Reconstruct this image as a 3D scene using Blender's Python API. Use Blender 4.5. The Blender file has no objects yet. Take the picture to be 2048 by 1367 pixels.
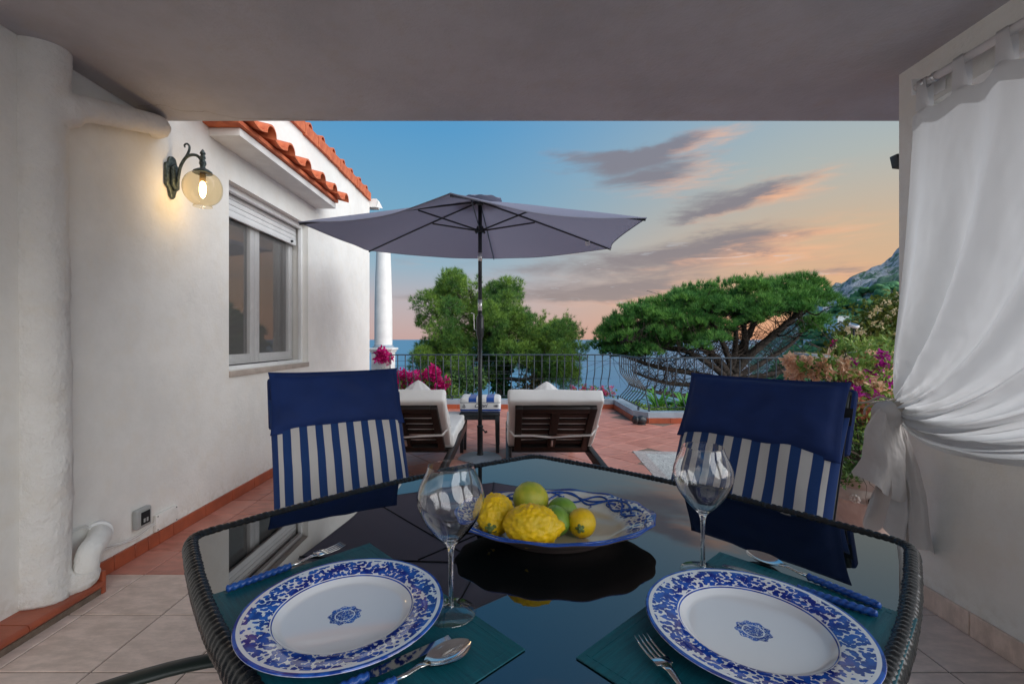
import bpy, bmesh, math, random
import numpy as np
from mathutils import Vector, Matrix, noise
random.seed(7); np.random.seed(7)
S = bpy.context.scene
C = S.collection
R = math.radians
F0 = 920.0; VX, VY = 1012.0, 677.0; ZC = 1.16

# ------------------------------------------------------------------ camera
cd = bpy.data.cameras.new('camera'); cam = bpy.data.objects.new('camera', cd); C.objects.link(cam)
cam.location = (0, 0, ZC); cam.rotation_euler = (R(90), 0, 0)
cd.lens = F0/2048*36; cd.sensor_width = 36
cd.shift_x = (1024-VX)/2048; cd.shift_y = -(683.5-VY)/2048
cd.clip_start = 0.02; cd.clip_end = 60000
S.camera = cam

def pt(px, py, Y):
    return ((px-VX)/F0*Y, Y, ZC-(py-VY)/F0*Y)

# ------------------------------------------------------------------ node helper
class N:
    def __init__(s, tree): s.t = tree
    def node(s, typ, **kw):
        n = s.t.nodes.new(typ)
        for k, v in kw.items(): setattr(n, k, v)
        return n
    def put(s, sock, v):
        if isinstance(v, bpy.types.NodeSocket): s.t.links.new(v, sock)
        elif v is not None:
            if hasattr(sock, 'default_value'):
                dv = sock.default_value
                if hasattr(dv, '__len__') and not hasattr(v, '__len__'): v = [v]*len(dv)
                if hasattr(dv, '__len__') and len(dv) == 4 and len(v) == 3: v = (*v, 1)
                sock.default_value = v
    def m(s, op, a, b=None, c=None, clamp=False):
        n = s.node('ShaderNodeMath', operation=op, use_clamp=clamp)
        s.put(n.inputs[0], a); s.put(n.inputs[1], b)
        if c is not None: s.put(n.inputs[2], c)
        return n.outputs[0]
    def ss(s, x, a, b):
        n = s.node('ShaderNodeMapRange', interpolation_type='SMOOTHSTEP')
        s.put(n.inputs[0], x); n.inputs[1].default_value = a; n.inputs[2].default_value = b
        n.inputs[3].default_value = 0; n.inputs[4].default_value = 1
        return n.outputs[0]
    def mix(s, f, a, b, blend='MIX'):
        n = s.node('ShaderNodeMix', data_type='RGBA', blend_type=blend)
        s.put(n.inputs[0], f); s.put(n.inputs[6], a); s.put(n.inputs[7], b)
        return n.outputs[2]
    def noise(s, vec=None, scale=5, detail=4, rough=.5, dist=0, out=0):
        n = s.node('ShaderNodeTexNoise'); n.inputs['Scale'].default_value = scale
        n.inputs['Detail'].default_value = detail; n.inputs['Roughness'].default_value = rough
        n.inputs['Distortion'].default_value = dist
        if vec is not None: s.put(n.inputs['Vector'], vec)
        return n.outputs[out]
    def vor(s, vec=None, scale=5, feature='F1', out=0, rnd=1):
        n = s.node('ShaderNodeTexVoronoi', feature=feature); n.inputs['Scale'].default_value = scale
        n.inputs['Randomness'].default_value = rnd
        if vec is not None: s.put(n.inputs['Vector'], vec)
        return n.outputs[out]
    def mapping(s, vec, scale=(1,1,1), rot=(0,0,0), loc=(0,0,0)):
        n = s.node('ShaderNodeMapping'); s.put(n.inputs[0], vec)
        n.inputs['Scale'].default_value = scale; n.inputs['Rotation'].default_value = rot; n.inputs['Location'].default_value = loc
        return n.outputs[0]
    def xyz(s, vec):
        n = s.node('ShaderNodeSeparateXYZ'); s.put(n.inputs[0], vec); return n.outputs
    def comb(s, x, y, z):
        n = s.node('ShaderNodeCombineXYZ'); s.put(n.inputs[0], x); s.put(n.inputs[1], y); s.put(n.inputs[2], z); return n.outputs[0]
    def ramp(s, x, stops, interp='LINEAR'):
        n = s.node('ShaderNodeValToRGB'); s.put(n.inputs[0], x); cr = n.color_ramp; cr.interpolation = interp
        while len(cr.elements) < len(stops): cr.elements.new(.5)
        for e, (p, c) in zip(cr.elements, stops): e.position = p; e.color = (*c, 1)
        return n.outputs[0]

def lin(r, g, b):
    f = lambda c: (c/255/12.92) if c/255 <= .04045 else ((c/255+.055)/1.055)**2.4
    return (f(r), f(g), f(b))

# ------------------------------------------------------------------ world
SUN_AZ, SUN_EL = R(122), R(33)
W = bpy.data.worlds.new('World'); S.world = W; W.use_nodes = True
nt = W.node_tree; nt.nodes.clear(); n = N(nt)
tc = n.node('ShaderNodeTexCoord').outputs['Generated']
x, y, z = n.xyz(tc)
el = n.m('MULTIPLY', n.m('ARCSINE', z), 180/math.pi)
az = n.m('MULTIPLY', n.m('ARCTAN2', x, y), 180/math.pi)       # degrees to the right of the sea view
elr = n.m('DIVIDE', el, 90, clamp=True)
cool = n.ramp(elr, [(0, lin(184,154,150)), (.05, lin(172,162,166)), (.10, lin(138,164,180)), (.16, lin(110,156,182)), (.27, lin(80,144,188)), (.45, lin(66,126,176)), (1, lin(50,95,150))])
warm = n.ramp(elr, [(0, lin(212,150,112)), (.05, lin(208,162,122)), (.12, lin(194,168,138)), (.2, lin(164,170,166)), (.32, lin(124,160,184)), (.5, lin(90,140,180)), (1, lin(50,95,150))])
# nearness to the place where the sun went down
dz = n.m('ABSOLUTE', n.m('SUBTRACT', az, 42))
nz = n.ss(dz, 52, 4)
base = n.mix(nz, cool, warm)
# clouds: wisps in the real sky directions
wob = n.noise(n.mapping(tc, (5, 5, 14)), 1.0, 6, .6, .6, out=1)
wx, wy, _ = n.xyz(wob)
fine = n.noise(n.mapping(n.comb(n.m('MULTIPLY', az, .10), n.m('MULTIPLY', el, .55), 0), (1,1,1), (0,0,R(2))), 1.0, 7, .58, .5)
fine2 = n.noise(n.mapping(n.comb(n.m('MULTIPLY', az, .22), n.m('MULTIPLY', el, 1.5), 3), (1,1,1)), 1.0, 6, .6, .8)
azw = n.m('ADD', az, n.m('MULTIPLY', n.m('SUBTRACT', wx, .5), 7))
elw = n.m('ADD', el, n.m('MULTIPLY', n.m('SUBTRACT', wy, .5), 3))
def blob(px, py, w, h, rot=0, amp=1.0):
    a = (px-VX)/F0; b = (VY-py)/F0
    A = math.degrees(math.atan(a)); E = math.degrees(math.atan(b/math.sqrt(1+a*a)))
    k = math.degrees(1/F0)/math.sqrt(1+a*a)
    sw, sh = w*k/2, h*k/2
    du = n.m('SUBTRACT', azw, A); dv = n.m('SUBTRACT', elw, E)
    c, s_ = math.cos(R(rot)), math.sin(R(rot))
    u = n.m('DIVIDE', n.m('ADD', n.m('MULTIPLY', du, c), n.m('MULTIPLY', dv, s_)), sw)
    v = n.m('DIVIDE', n.m('SUBTRACT', n.m('MULTIPLY', dv, c), n.m('MULTIPLY', du, s_)), sh)
    d = n.m('ADD', n.m('MULTIPLY', u, u), n.m('MULTIPLY', v, v))
    g = n.m('MULTIPLY', n.m('EXPONENT', n.m('MULTIPLY', d, -1.0)), amp)
    return g, v, u
tot = None; lit = None
for b in [(1320,300,300,34,7,1.5),(1140,314,110,26,0,.9),(1310,350,250,70,-2,1.6),(1490,396,290,46,9,1.8),(1380,432,130,16,8,.6),
          (1450,485,420,56,3,1.4),(1250,530,620,48,1,1.1),(1330,570,560,50,2,1.1),(1150,590,420,40,0,.9),(1690,541,300,20,0,.8),
          (870,592,200,26,2,.9),(800,520,110,30,0,.5),(1000,500,300,30,0,.6),(1560,500,160,16,0,.6)]:
    g, v, u = blob(*b)
    tot = g if tot is None else n.m('ADD', tot, g)
    e = n.m('MULTIPLY', g, n.m('ADD', n.m('MULTIPLY', u, .75), n.m('MULTIPLY', v, -.55)))
    lit = e if lit is None else n.m('ADD', lit, e)
# the same kind of cloud goes on over the rest of the sky
outm = n.m('MAXIMUM', n.ss(n.m('ABSOLUTE', az), 50, 75), n.ss(el, 30, 45))
field = n.m('MULTIPLY', n.ss(fine, .52, .75), outm)
dens = n.m('ADD', n.m('SUBTRACT', n.m('MULTIPLY', tot, 1.15), n.m('MULTIPLY', n.m('SUBTRACT', .62, fine), 2.6)), n.m('MULTIPLY', n.m('SUBTRACT', fine2, .5), 1.0))
alpha = n.m('MULTIPLY', n.ss(dens, -.05, 1.5), n.ss(tot, .05, .4))
alpha = n.m('MAXIMUM', n.m('MULTIPLY', alpha, .92), n.m('MULTIPLY', field, .4))
glow = n.ss(n.m('ADD', n.m('ADD', lit, n.m('MULTIPLY', n.m('SUBTRACT', fine2, .5), 1.6)), n.m('MULTIPLY', n.m('SUBTRACT', .62, alpha), .75)), -.15, .9)
greyc = n.ramp(elr, [(0, lin(150,132,126)), (.13, lin(124,116,120)), (.3, lin(120,120,132))])
ccol = n.mix(n.m('MULTIPLY', glow, .9), greyc, n.mix(nz, lin(212,172,160), lin(238,176,132)))
streak = n.m('MULTIPLY', n.ss(fine2, .60, .72), n.ss(tot, .3, .9))
ccol = n.mix(n.m('MULTIPLY', n.m('MULTIPLY', streak, n.ss(el, 14, 9)), .55), ccol, lin(186,190,196))
skyc = n.mix(alpha, base, ccol)
# direction of the soft sun lamp, set behind the viewer for fill
sd = Vector((math.sin(SUN_AZ)*math.cos(SUN_EL), math.cos(SUN_AZ)*math.cos(SUN_EL), math.sin(SUN_EL)))
skyc = n.mix(n.ss(el, 0, -6), skyc, lin(60,90,110))
bg = n.node('ShaderNodeBackground'); n.put(bg.inputs[0], skyc); bg.inputs[1].default_value = .67
sky = n.node('ShaderNodeTexSky', sky_type='NISHITA', sun_disc=False)
sky.sun_elevation = SUN_EL; sky.sun_rotation = SUN_AZ
bg2 = n.node('ShaderNodeBackground'); n.put(bg2.inputs[0], sky.outputs[0]); bg2.inputs[1].default_value = 0.004
add = n.node('ShaderNodeAddShader'); nt.links.new(bg.outputs[0], add.inputs[0]); nt.links.new(bg2.outputs[0], add.inputs[1])
out = n.node('ShaderNodeOutputWorld'); nt.links.new(add.outputs[0], out.inputs[0])
W.cycles.sampling_method = 'MANUAL'; W.cycles.sample_map_resolution = 512

sl = bpy.data.lights.new('sun', 'SUN'); sl.energy = 2.9; sl.angle = R(80); sl.color = (1, .975, .955)
so = bpy.data.objects.new('sun', sl); C.objects.link(so)
so.rotation_euler = (-sd).to_track_quat('-Z', 'Y').to_euler()
S.view_settings.view_transform = 'Standard'; S.view_settings.look = 'None'
S.view_settings.exposure = 0.74; S.view_settings.gamma = 1; S.view_settings.use_curve_mapping = False
S.cycles.max_bounces = 10; S.cycles.transparent_max_bounces = 12; S.cycles.transmission_bounces = 8
S.cycles.use_denoising = True; S.cycles.caustics_reflective = False; S.cycles.caustics_refractive = False

# ------------------------------------------------------------------ materials
def mat(name, col, rough=.6, metal=0, spec=.5, var=.0, vscale=6, bump=0, bscale=40, bdist=.01, col2=None, trans=0, ior=1.45, coat=0, sheen=0, detail=5, coord='Object', stretch=None):
    M = bpy.data.materials.new(name); M.use_nodes = True
    t = M.node_tree; h = N(t); p = t.nodes['Principled BSDF']
    p.inputs['Base Color'].default_value = (*col, 1); p.inputs['Roughness'].default_value = rough
    p.inputs['Metallic'].default_value = metal; p.inputs['Specular IOR Level'].default_value = spec
    p.inputs['Transmission Weight'].default_value = trans; p.inputs['IOR'].default_value = ior
    p.inputs['Coat Weight'].default_value = coat; p.inputs['Sheen Weight'].default_value = sheen
    co = h.node('ShaderNodeTexCoord').outputs[coord]
    if stretch: co = h.mapping(co, stretch)
    if var or col2:
        a = tuple(c*(1-var) for c in col); b = tuple(min(1, c*(1+var)) for c in col)
        if col2: a, b = col, col2
        f = h.ss(h.noise(co, vscale, detail, .6), .32, .68)
        h.put(p.inputs['Base Color'], h.mix(f, a, b))
    if bump:
        b = h.node('ShaderNodeBump'); b.inputs['Strength'].default_value = bump; b.inputs['Distance'].default_value = bdist
        h.put(b.inputs['Height'], h.noise(co, bscale, detail, .6)); t.links.new(b.outputs[0], p.inputs['Normal'])
    M['h'] = 1
    return M
def prin(M): return M.node_tree.nodes['Principled BSDF']

def plaster(name, col, stain=.10, bs=1):
    M = mat(name, col, .85)
    t = M.node_tree; h = N(t); p = prin(M); g = h.node('ShaderNodeNewGeometry').outputs['Position']
    a = h.ss(h.noise(g, 1.7, 8, .68), .38, .66); b = h.ss(h.noise(g, 9, 5, .65), .45, .75)
    c = h.mix(a, col, tuple(k*(1-stain) for k in col))
    c = h.mix(h.m('MULTIPLY', b, .5), c, (col[0]*(1-stain*.6), col[1]*(1-stain*1.0), col[2]*(1-stain*1.6)))
    zz = h.xyz(g)[2]
    low = h.m('MULTIPLY', h.ss(zz, .22, .05), h.ss(h.noise(g, 22, 5, .7), .42, .62))
    c = h.mix(h.m('MULTIPLY', low, .35), c, (col[0]*.66, col[1]*.6, col[2]*.5))
    h.put(p.inputs['Base Color'], c)
    bm_ = h.node('ShaderNodeBump'); bm_.inputs['Strength'].default_value = .5*bs; bm_.inputs['Distance'].default_value = .016
    h.put(bm_.inputs['Height'], h.m('ADD', h.noise(g, 7, 6, .62), h.m('MULTIPLY', h.noise(g, 60, 4, .6), .25)))
    t.links.new(bm_.outputs[0], p.inputs['Normal'])
    return M
M = {}
M['wall'] = plaster('white_plaster', (.80,.785,.74))
M['rough_wall'] = plaster('rough_white_plaster', (.76,.74,.70), .12, 3)
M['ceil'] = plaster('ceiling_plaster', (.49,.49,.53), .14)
M['paint'] = mat('white_paint', (.74,.74,.73), .35, var=.05, bump=.05)
M['cream'] = mat('cream_cornice', (.74,.73,.70), .7, var=.06, bump=.15, bscale=30)
M['dark'] = mat('dark_coated_metal', (.022,.026,.03), .38, spec=.5, var=.3, bump=.08, bscale=120)
M['iron'] = mat('painted_iron', (.05,.066,.08), .45, var=.25, vscale=12, bump=.25, bscale=60, bdist=.003)
M['bronze'] = mat('verdigris_iron', (.03,.045,.045), .38, metal=.5, col2=(.12,.15,.14), vscale=60, bump=.4, bscale=90, bdist=.004)
M['steel'] = mat('polished_steel', (.72,.71,.68), .13, metal=1, var=.04)
M['alu'] = mat('aluminium', (.62,.62,.62), .3, metal=.8)
M['terra'] = mat('glazed_terracotta', (.42,.10,.045), .34, col2=(.30,.075,.038), vscale=7, bump=.1, bscale=25)
M['rooft'] = mat('roof_terracotta', (.62,.17,.07), .75, col2=(.44,.10,.045), vscale=14, bump=.3, bscale=60)
M['pinkt'] = mat('beige_floor_tile', (.40,.30,.25), .42, col2=(.50,.405,.355), vscale=9, bump=.12, bscale=30, detail=8, stretch=(1,2.2,1))
M['grout'] = mat('grey_grout', (.17,.125,.095), .9, var=.25, vscale=20, bump=.3)
M['cloth'] = mat('white_cushion', (.78,.77,.74), .85, var=.04, vscale=3, bump=.25, bscale=14, bdist=.01)
M['towel'] = mat('white_terry', (.78,.77,.76), .95, bump=.6, bscale=320, bdist=.004, sheen=.3)
M['wood'] = mat('dark_wood', (.010,.008,.0075), .45, col2=(.018,.013,.011), vscale=8, bump=.2, bscale=20, stretch=(1,6,6))
M['navy'] = mat('navy_velvet', (.0018,.019,.105), .8, var=.15, vscale=5, bump=.3, bscale=9, bdist=.010)
M['teal'] = mat('teal_mat', (.002,.10,.128), .5, col2=(.002,.066,.09), vscale=16, stretch=(1,14,1), bump=.5, bscale=90, bdist=.0015)
M['black'] = mat('black_fabric', (.008,.008,.01), .8)
M['wicker'] = mat('black_wicker', (.010,.012,.013), .27, spec=.6, var=.4, vscale=80, bump=.4, bscale=200, bdist=.001)
M['stone'] = mat('beige_sill_stone', (.42,.36,.31), .6, var=.1, vscale=10, bump=.1)
M['kerb'] = mat('grey_kerb_paint', (.30,.36,.41), .55, var=.12, vscale=5, bump=.2)
M['bark'] = mat('pine_bark', (.028,.021,.017), .9, col2=(.085,.065,.052), vscale=14, bump=.9, bscale=25, bdist=.03)
M['twig'] = mat('dry_twigs', (.055,.038,.028), .9, var=.3)
M['black_void'] = mat('dark_room', (.34,.32,.30), .9)
M['potclay'] = mat('weathered_clay_pot', (.60,.54,.49), .8, col2=(.46,.40,.36), vscale=8, bump=.3, bscale=30)
M['red_sill'] = mat('red_brown_sill', (.20,.06,.035), .4, var=.1)
M['grey_box'] = mat('grey_plastic', (.36,.37,.36), .4)
M['glaze'] = mat('white_glaze', (.74,.73,.70), .1, spec=.6)
M['blue_glaze'] = mat('blue_glaze', (.015,.05,.26), .15, col2=(.02,.09,.34), vscale=90)
M['canopy'] = None

def transp_glass(name, tint=(1,1,1), ior=1.5, rough=0, dirt=0):
    G = bpy.data.materials.new(name); G.use_nodes = True; t = G.node_tree; t.nodes.clear(); h = N(t)
    tr = h.node('ShaderNodeBsdfTransparent'); tr.inputs[0].default_value = (*tint, 1)
    gl = h.node('ShaderNodeBsdfGlossy'); gl.inputs['Roughness'].default_value = rough
    lw = h.node('ShaderNodeLayerWeight'); lw.inputs[0].default_value = .5; f0 = ((ior-1)/(ior+1))**2
    fr = h.m('ADD', f0, h.m('MULTIPLY', h.m('POWER', lw.outputs['Facing'], 5), 1-f0))
    mx = h.node('ShaderNodeMixShader'); h.put(mx.inputs[0], fr); t.links.new(tr.outputs[0], mx.inputs[1]); t.links.new(gl.outputs[0], mx.inputs[2])
    o = h.node('ShaderNodeOutputMaterial'); t.links.new(mx.outputs[0], o.inputs[0])
    return G
M['pane'] = transp_glass('window_glass', (.6,.62,.62), 2.6, .0)
M['globe'] = transp_glass('amber_globe_glass', (.97,.88,.70), 1.5, .08)
M['footglass'] = transp_glass('foot_crystal', (.90,.93,.93), 1.9, 0)
M['thinglass'] = transp_glass('thin_crystal', (.955,.965,.965), 1.5, 0)
M['wineglass'] = mat('clear_crystal', (1,1,1), 0, trans=1, ior=1.48)
def table_glass():
    G = mat('black_glass', (.002,.004,.005), .012, spec=.8, ior=1.78, coat=.0)
    h = N(G.node_tree); g = h.node('ShaderNodeNewGeometry').outputs['Position']
    h.put(prin(G).inputs['Roughness'], h.m('ADD', .008, h.m('MULTIPLY', h.ss(h.noise(g, 7, 8, .7, .5), .5, .8), .07)))
    h.put(prin(G).inputs['Base Color'], h.mix(h.m('MULTIPLY', h.ss(h.noise(g, 420, 3, .6), .68, .75), .06), (.002,.004,.005), (.5,.5,.5)))
    return G
M['tglass'] = table_glass()

def fabric_translucent(name, col, tcol, f=.35, bs=260, fold=.0):
    G = bpy.data.materials.new(name); G.use_nodes = True; t = G.node_tree; t.nodes.clear(); h = N(t)
    co = h.node('ShaderNodeTexCoord').outputs['Object']
    df = h.node('ShaderNodeBsdfDiffuse'); df.inputs[0].default_value = (*col, 1)
    tl = h.node('ShaderNodeBsdfTranslucent'); tl.inputs[0].default_value = (*tcol, 1)
    b = h.node('ShaderNodeBump'); b.inputs['Strength'].default_value = .25; b.inputs['Distance'].default_value = .004
    h.put(b.inputs['Height'], h.noise(co, bs, 3, .6)); t.links.new(b.outputs[0], df.inputs['Normal'])
    mx = h.node('ShaderNodeMixShader'); mx.inputs[0].default_value = f
    t.links.new(df.outputs[0], mx.inputs[1]); t.links.new(tl.outputs[0], mx.inputs[2])
    o = h.node('ShaderNodeOutputMaterial'); t.links.new(mx.outputs[0], o.inputs[0])
    return G
M['tail'] = fabric_translucent('shaded_layered_voile', (.58,.535,.50), (.6,.56,.52), .12)  # same cloth as the curtain, darker warm shading put into the colour
M['curtain'] = fabric_translucent('white_voile', (.66,.65,.64), (.78,.79,.80), .45)
M['canopy'] = fabric_translucent('lavender_canvas', (.27,.275,.34), (.20,.20,.26), .32)

def leafmat(name, c1, c2, c3, scale=1.2, tr=.3, rough=.6):
    G = bpy.data.materials.new(name); G.use_nodes = True; t = G.node_tree; t.nodes.clear(); h = N(t)
    co = h.node('ShaderNodeNewGeometry').outputs['Position']
    a = h.ss(h.noise(co, scale, 4, .6), .38, .62); b = h.ss(h.noise(co, scale*7, 3, .6), .4, .65)
    c = h.mix(a, c1, c2); c = h.mix(h.m('MULTIPLY', b, .6), c, c3)
    p = h.node('ShaderNodeBsdfPrincipled'); h.put(p.inputs['Base Color'], c); p.inputs['Roughness'].default_value = rough; p.inputs['Specular IOR Level'].default_value = .3
    tl = h.node('ShaderNodeBsdfTranslucent'); h.put(tl.inputs[0], c)
    mx = h.node('ShaderNodeMixShader'); mx.inputs[0].default_value = tr
    t.links.new(p.outputs[0], mx.inputs[1]); t.links.new(tl.outputs[0], mx.inputs[2])
    o = h.node('ShaderNodeOutputMaterial'); t.links.new(mx.outputs[0], o.inputs[0])
    return G
M['pineA'] = leafmat('loose_pine_needles', (.085,.20,.04), (.26,.40,.055), (.035,.10,.03), 1.1, .2)
M['pineB'] = leafmat('umbrella_pine_needles', (.08,.235,.045), (.20,.41,.075), (.03,.10,.03), 1.9, .2)
M['leaf'] = leafmat('shrub_leaves', (.13,.25,.045), (.27,.36,.07), (.06,.14,.03), 7)
M['leafd'] = leafmat('dark_shrub_leaves', (.05,.12,.03), (.11,.19,.045), (.03,.075,.022), 6)
M['agave'] = leafmat('strap_leaves', (.07,.24,.03), (.14,.36,.05), (.04,.15,.02), 9)
M['magenta'] = leafmat('magenta_bracts', (.62,.01,.16), (.70,.02,.26), (.45,.01,.16), 9, .35)
M['purple'] = leafmat('purple_bracts', (.55,.03,.36), (.62,.06,.42), (.40,.02,.3), 12, .35)
M['peach'] = leafmat('dried_peach_bracts', (.84,.56,.36), (.88,.68,.50), (.70,.32,.20), 18, .35)
M['rust'] = leafmat('dried_rust_bracts', (.56,.20,.13), (.64,.27,.17), (.42,.12,.08), 8, .3)
M['ivy'] = leafmat('ivy_leaves', (.01,.06,.012), (.02,.09,.02), (.01,.04,.01), 4, .15)

# ------------------------------------------------------------------ mesh helpers
class MB:
    def __init__(s): s.v = []; s.f = []
    def add(s, V, F):
        o = len(s.v); s.v.extend([tuple(p) for p in V]); s.f.extend([tuple(i+o for i in f) for f in F]); return s
    def box(s, a, b, mtx=None):
        (x0,y0,z0),(x1,y1,z1) = a, b
        V = [(x0,y0,z0),(x1,y0,z0),(x1,y1,z0),(x0,y1,z0),(x0,y0,z1),(x1,y0,z1),(x1,y1,z1),(x0,y1,z1)]
        if mtx is not None: V = [tuple(mtx @ Vector(p)) for p in V]
        return s.add(V, [(0,3,2,1),(4,5,6,7),(0,1,5,4),(1,2,6,5),(2,3,7,6),(3,0,4,7)])
    def tube(s, pts, r, seg=8, caps=True, closed=False, flat=None, rf=None):
        pts = [Vector(p) for p in pts]; n_ = len(pts)
        if not hasattr(r, '__len__'): r = [r]*n_
        V = []; T0 = None; nrm = None
        for i, p in enumerate(pts):
            if closed: T = (pts[(i+1)%n_]-pts[i-1]).normalized()
            else: T = (pts[min(i+1, n_-1)]-pts[max(i-1, 0)]).normalized()
            if nrm is None:
                up = flat if flat is not None else (Vector((0,0,1)) if abs(T.z) < .9 else Vector((1,0,0)))
                nrm = (up - T*up.dot(T)).normalized()
            else:
                if flat is not None: nrm = (flat - T*flat.dot(T)).normalized()
                else: nrm = (nrm - T*nrm.dot(T)).normalized()
            b = T.cross(nrm)
            for k in range(seg):
                a = 2*math.pi*k/seg
                rr = r[i] if not isinstance(r[i], tuple) else None
                cx, cy = (rr*math.cos(a), rr*math.sin(a)) if rr is not None else (r[i][0]*math.cos(a), r[i][1]*math.sin(a))
                if rf: q = rf(i, a); cx *= q; cy *= q
                V.append(p + nrm*cx + b*cy)
        F = []
        rng = n_ if closed else n_-1
        for i in range(rng):
            j = (i+1) % n_
            for k in range(seg):
                l = (k+1) % seg
                F.append((i*seg+k, i*seg+l, j*seg+l, j*seg+k))
        if caps and not closed:
            F.append(tuple(reversed(range(seg)))); F.append(tuple((n_-1)*seg+k for k in range(seg)))
        return s.add(V, F)
    def lathe(s, prof, seg=32, c=(0,0,0), sx=1, sy=1, closed=False, rfun=None):
        V = []; F = []; m_ = len(prof)
        for k in range(seg):
            a = 2*math.pi*k/seg
            for (r, z) in prof:
                q = rfun(a, r, z) if rfun else (1, 0)
                V.append((c[0]+r*q[0]*math.cos(a)*sx, c[1]+r*q[0]*math.sin(a)*sy, c[2]+z+q[1]))
        for k in range(seg):
            l = (k+1) % seg
            for i in range(m_ if closed else m_-1):
                j = (i+1) % m_
                F.append((k*m_+i, l*m_+i, l*m_+j, k*m_+j))
        return s.add(V, F)
    def grid(s, fn, nu, nv, cu=False):
        V = [fn(i/(nu-1) if not cu else i/nu, j/(nv-1)) for i in range(nu) for j in range(nv)]
        F = []
        for i in range(nu if cu else nu-1):
            k = (i+1) % nu
            for j in range(nv-1):
                F.append((i*nv+j, k*nv+j, k*nv+j+1, i*nv+j+1))
        return s.add(V, F)
    def sphere(s, c, r, nu=16, nv=10, fn=None):
        sx, sy, sz = r if hasattr(r, '__len__') else (r, r, r)
        def g(u, v):
            a = u*2*math.pi; b = (v-.5)*math.pi*.998
            d = Vector((math.cos(a)*math.cos(b), math.sin(a)*math.cos(b), math.sin(b)))
            k = fn(d) if fn else 1
            return (c[0]+d.x*sx*k, c[1]+d.y*sy*k, c[2]+d.z*sz*k)
        return s.grid(g, nu, nv, cu=True)
    def mesh(s, name, m, smooth=False, uv=None):
        me = bpy.data.meshes.new(name); me.from_pydata(s.v, [], s.f)
        me.materials.append(m)
        if smooth: me.polygons.foreach_set('use_smooth', [True]*len(me.polygons))
        me.update(); return me
    def ob(s, name, m, parent=None, smooth=False, world=False, bevel=0, bseg=2, weld=False, autos=None, **tags):
        if world and parent is not None:
            inv = chain(parent).inverted(); s.v = [tuple(inv @ Vector(p)) for p in s.v]
        me = s.mesh(name, m, smooth)
        if weld or bevel:
            bm = bmesh.new(); bm.from_mesh(me)
            if weld: bmesh.ops.remove_doubles(bm, verts=bm.verts, dist=1e-5)
            bmesh.ops.recalc_face_normals(bm, faces=bm.faces)
            if bevel:
                es = [e for e in bm.edges if len(e.link_faces) == 2 and e.calc_face_angle(0) > R(28)]
                bmesh.ops.bevel(bm, geom=es, offset=bevel, segments=bseg, profile=.5, affect='EDGES', clamp_overlap=True)
            bm.to_mesh(me); bm.free()
            if bevel:
                me.polygons.foreach_set('use_smooth', [True]*len(me.polygons))
                try: me.set_sharp_from_angle(angle=R(40))
                except Exception: pass
        if autos:
            me.polygons.foreach_set('use_smooth', [True]*len(me.polygons)); me.set_sharp_from_angle(angle=R(autos))
        return link(name, me, parent, **tags)
def link(name, me, parent=None, **tags):
    o = bpy.data.objects.new(name, me); C.objects.link(o)
    if parent is not None: o.parent = parent
    for k, v in tags.items(): o[k] = v
    return o
def chain(o):
    m_ = Matrix.Identity(4)
    while o is not None: m_ = o.matrix_basis @ m_; o = o.parent
    return m_
def thing(name, label, cat, loc=(0,0,0), rz=0, group=None):
    o = bpy.data.objects.new(name, None); C.objects.link(o); o.empty_display_size = .1
    o.matrix_basis = Matrix.Translation(loc) @ Matrix.Rotation(rz, 4, 'Z')
    o['label'] = label; o['category'] = cat
    if group: o['group'] = group
    return o
def struct(o): o['kind'] = 'structure'; return o
def sempty(name):
    o = bpy.data.objects.new(name, None); C.objects.link(o); o['kind'] = 'structure'; return o
def copy_tree(o, parent=None):
    c = o.copy(); C.objects.link(c); c.parent = parent
    for ch in [q for q in S.objects if q.parent == o]: copy_tree(ch, c)
    return c
def bez(pts, n_=16):
    # catmull-rom through pts
    P = [Vector(p) for p in pts]; P = [P[0]*2-P[1]] + P + [P[-1]*2-P[-2]]; o = []
    for i in range(1, len(P)-2):
        for k in range(n_):
            t = k/n_; a, b, c, d = P[i-1], P[i], P[i+1], P[i+2]
            o.append(.5*((2*b)+(c-a)*t+(2*a-5*b+4*c-d)*t*t+(3*b-a-3*c+d)*t**3))
    o.append(P[-2]); return o
# ================================================================== SETTING
XL, XR = -1.97, 1.82          # the porch's left and right wall planes
YE = 2.586; CZ = 2.38         # front edge and height of the porch ceiling
def smooth(t): t = max(0, min(1, t)); return t*t*(3-2*t)

# ---- sea
sea_m = mat('sea_water', (.004,.09,.155), .33, spec=.5)
t = sea_m.node_tree; h = N(t); p = prin(sea_m); g = h.node('ShaderNodeNewGeometry').outputs['Position']
gx, gy, gz = h.xyz(g)
b_ = h.node('ShaderNodeBump'); b_.inputs['Strength'].default_value = .55; b_.inputs['Distance'].default_value = 1.2
h.put(b_.inputs['Height'], h.m('ADD', h.noise(h.mapping(g, (.035,.10,1)), 1, 8, .65, .4), h.m('MULTIPLY', h.noise(h.mapping(g, (.004,.014,1)), 1, 5, .6), 2)))
t.links.new(b_.outputs[0], p.inputs['Normal'])
h.put(p.inputs['Base Color'], h.mix(h.ss(h.noise(h.mapping(g, (.0008,.004,1)), 1, 5, .6), .4, .65), (.010,.16,.29), (.016,.20,.32)))
struct(MB().add([(-40000,60,-90),(40000,60,-90),(40000,42000,-90),(-40000,42000,-90)], [(0,1,2,3)]).ob('sea', sea_m))

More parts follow.
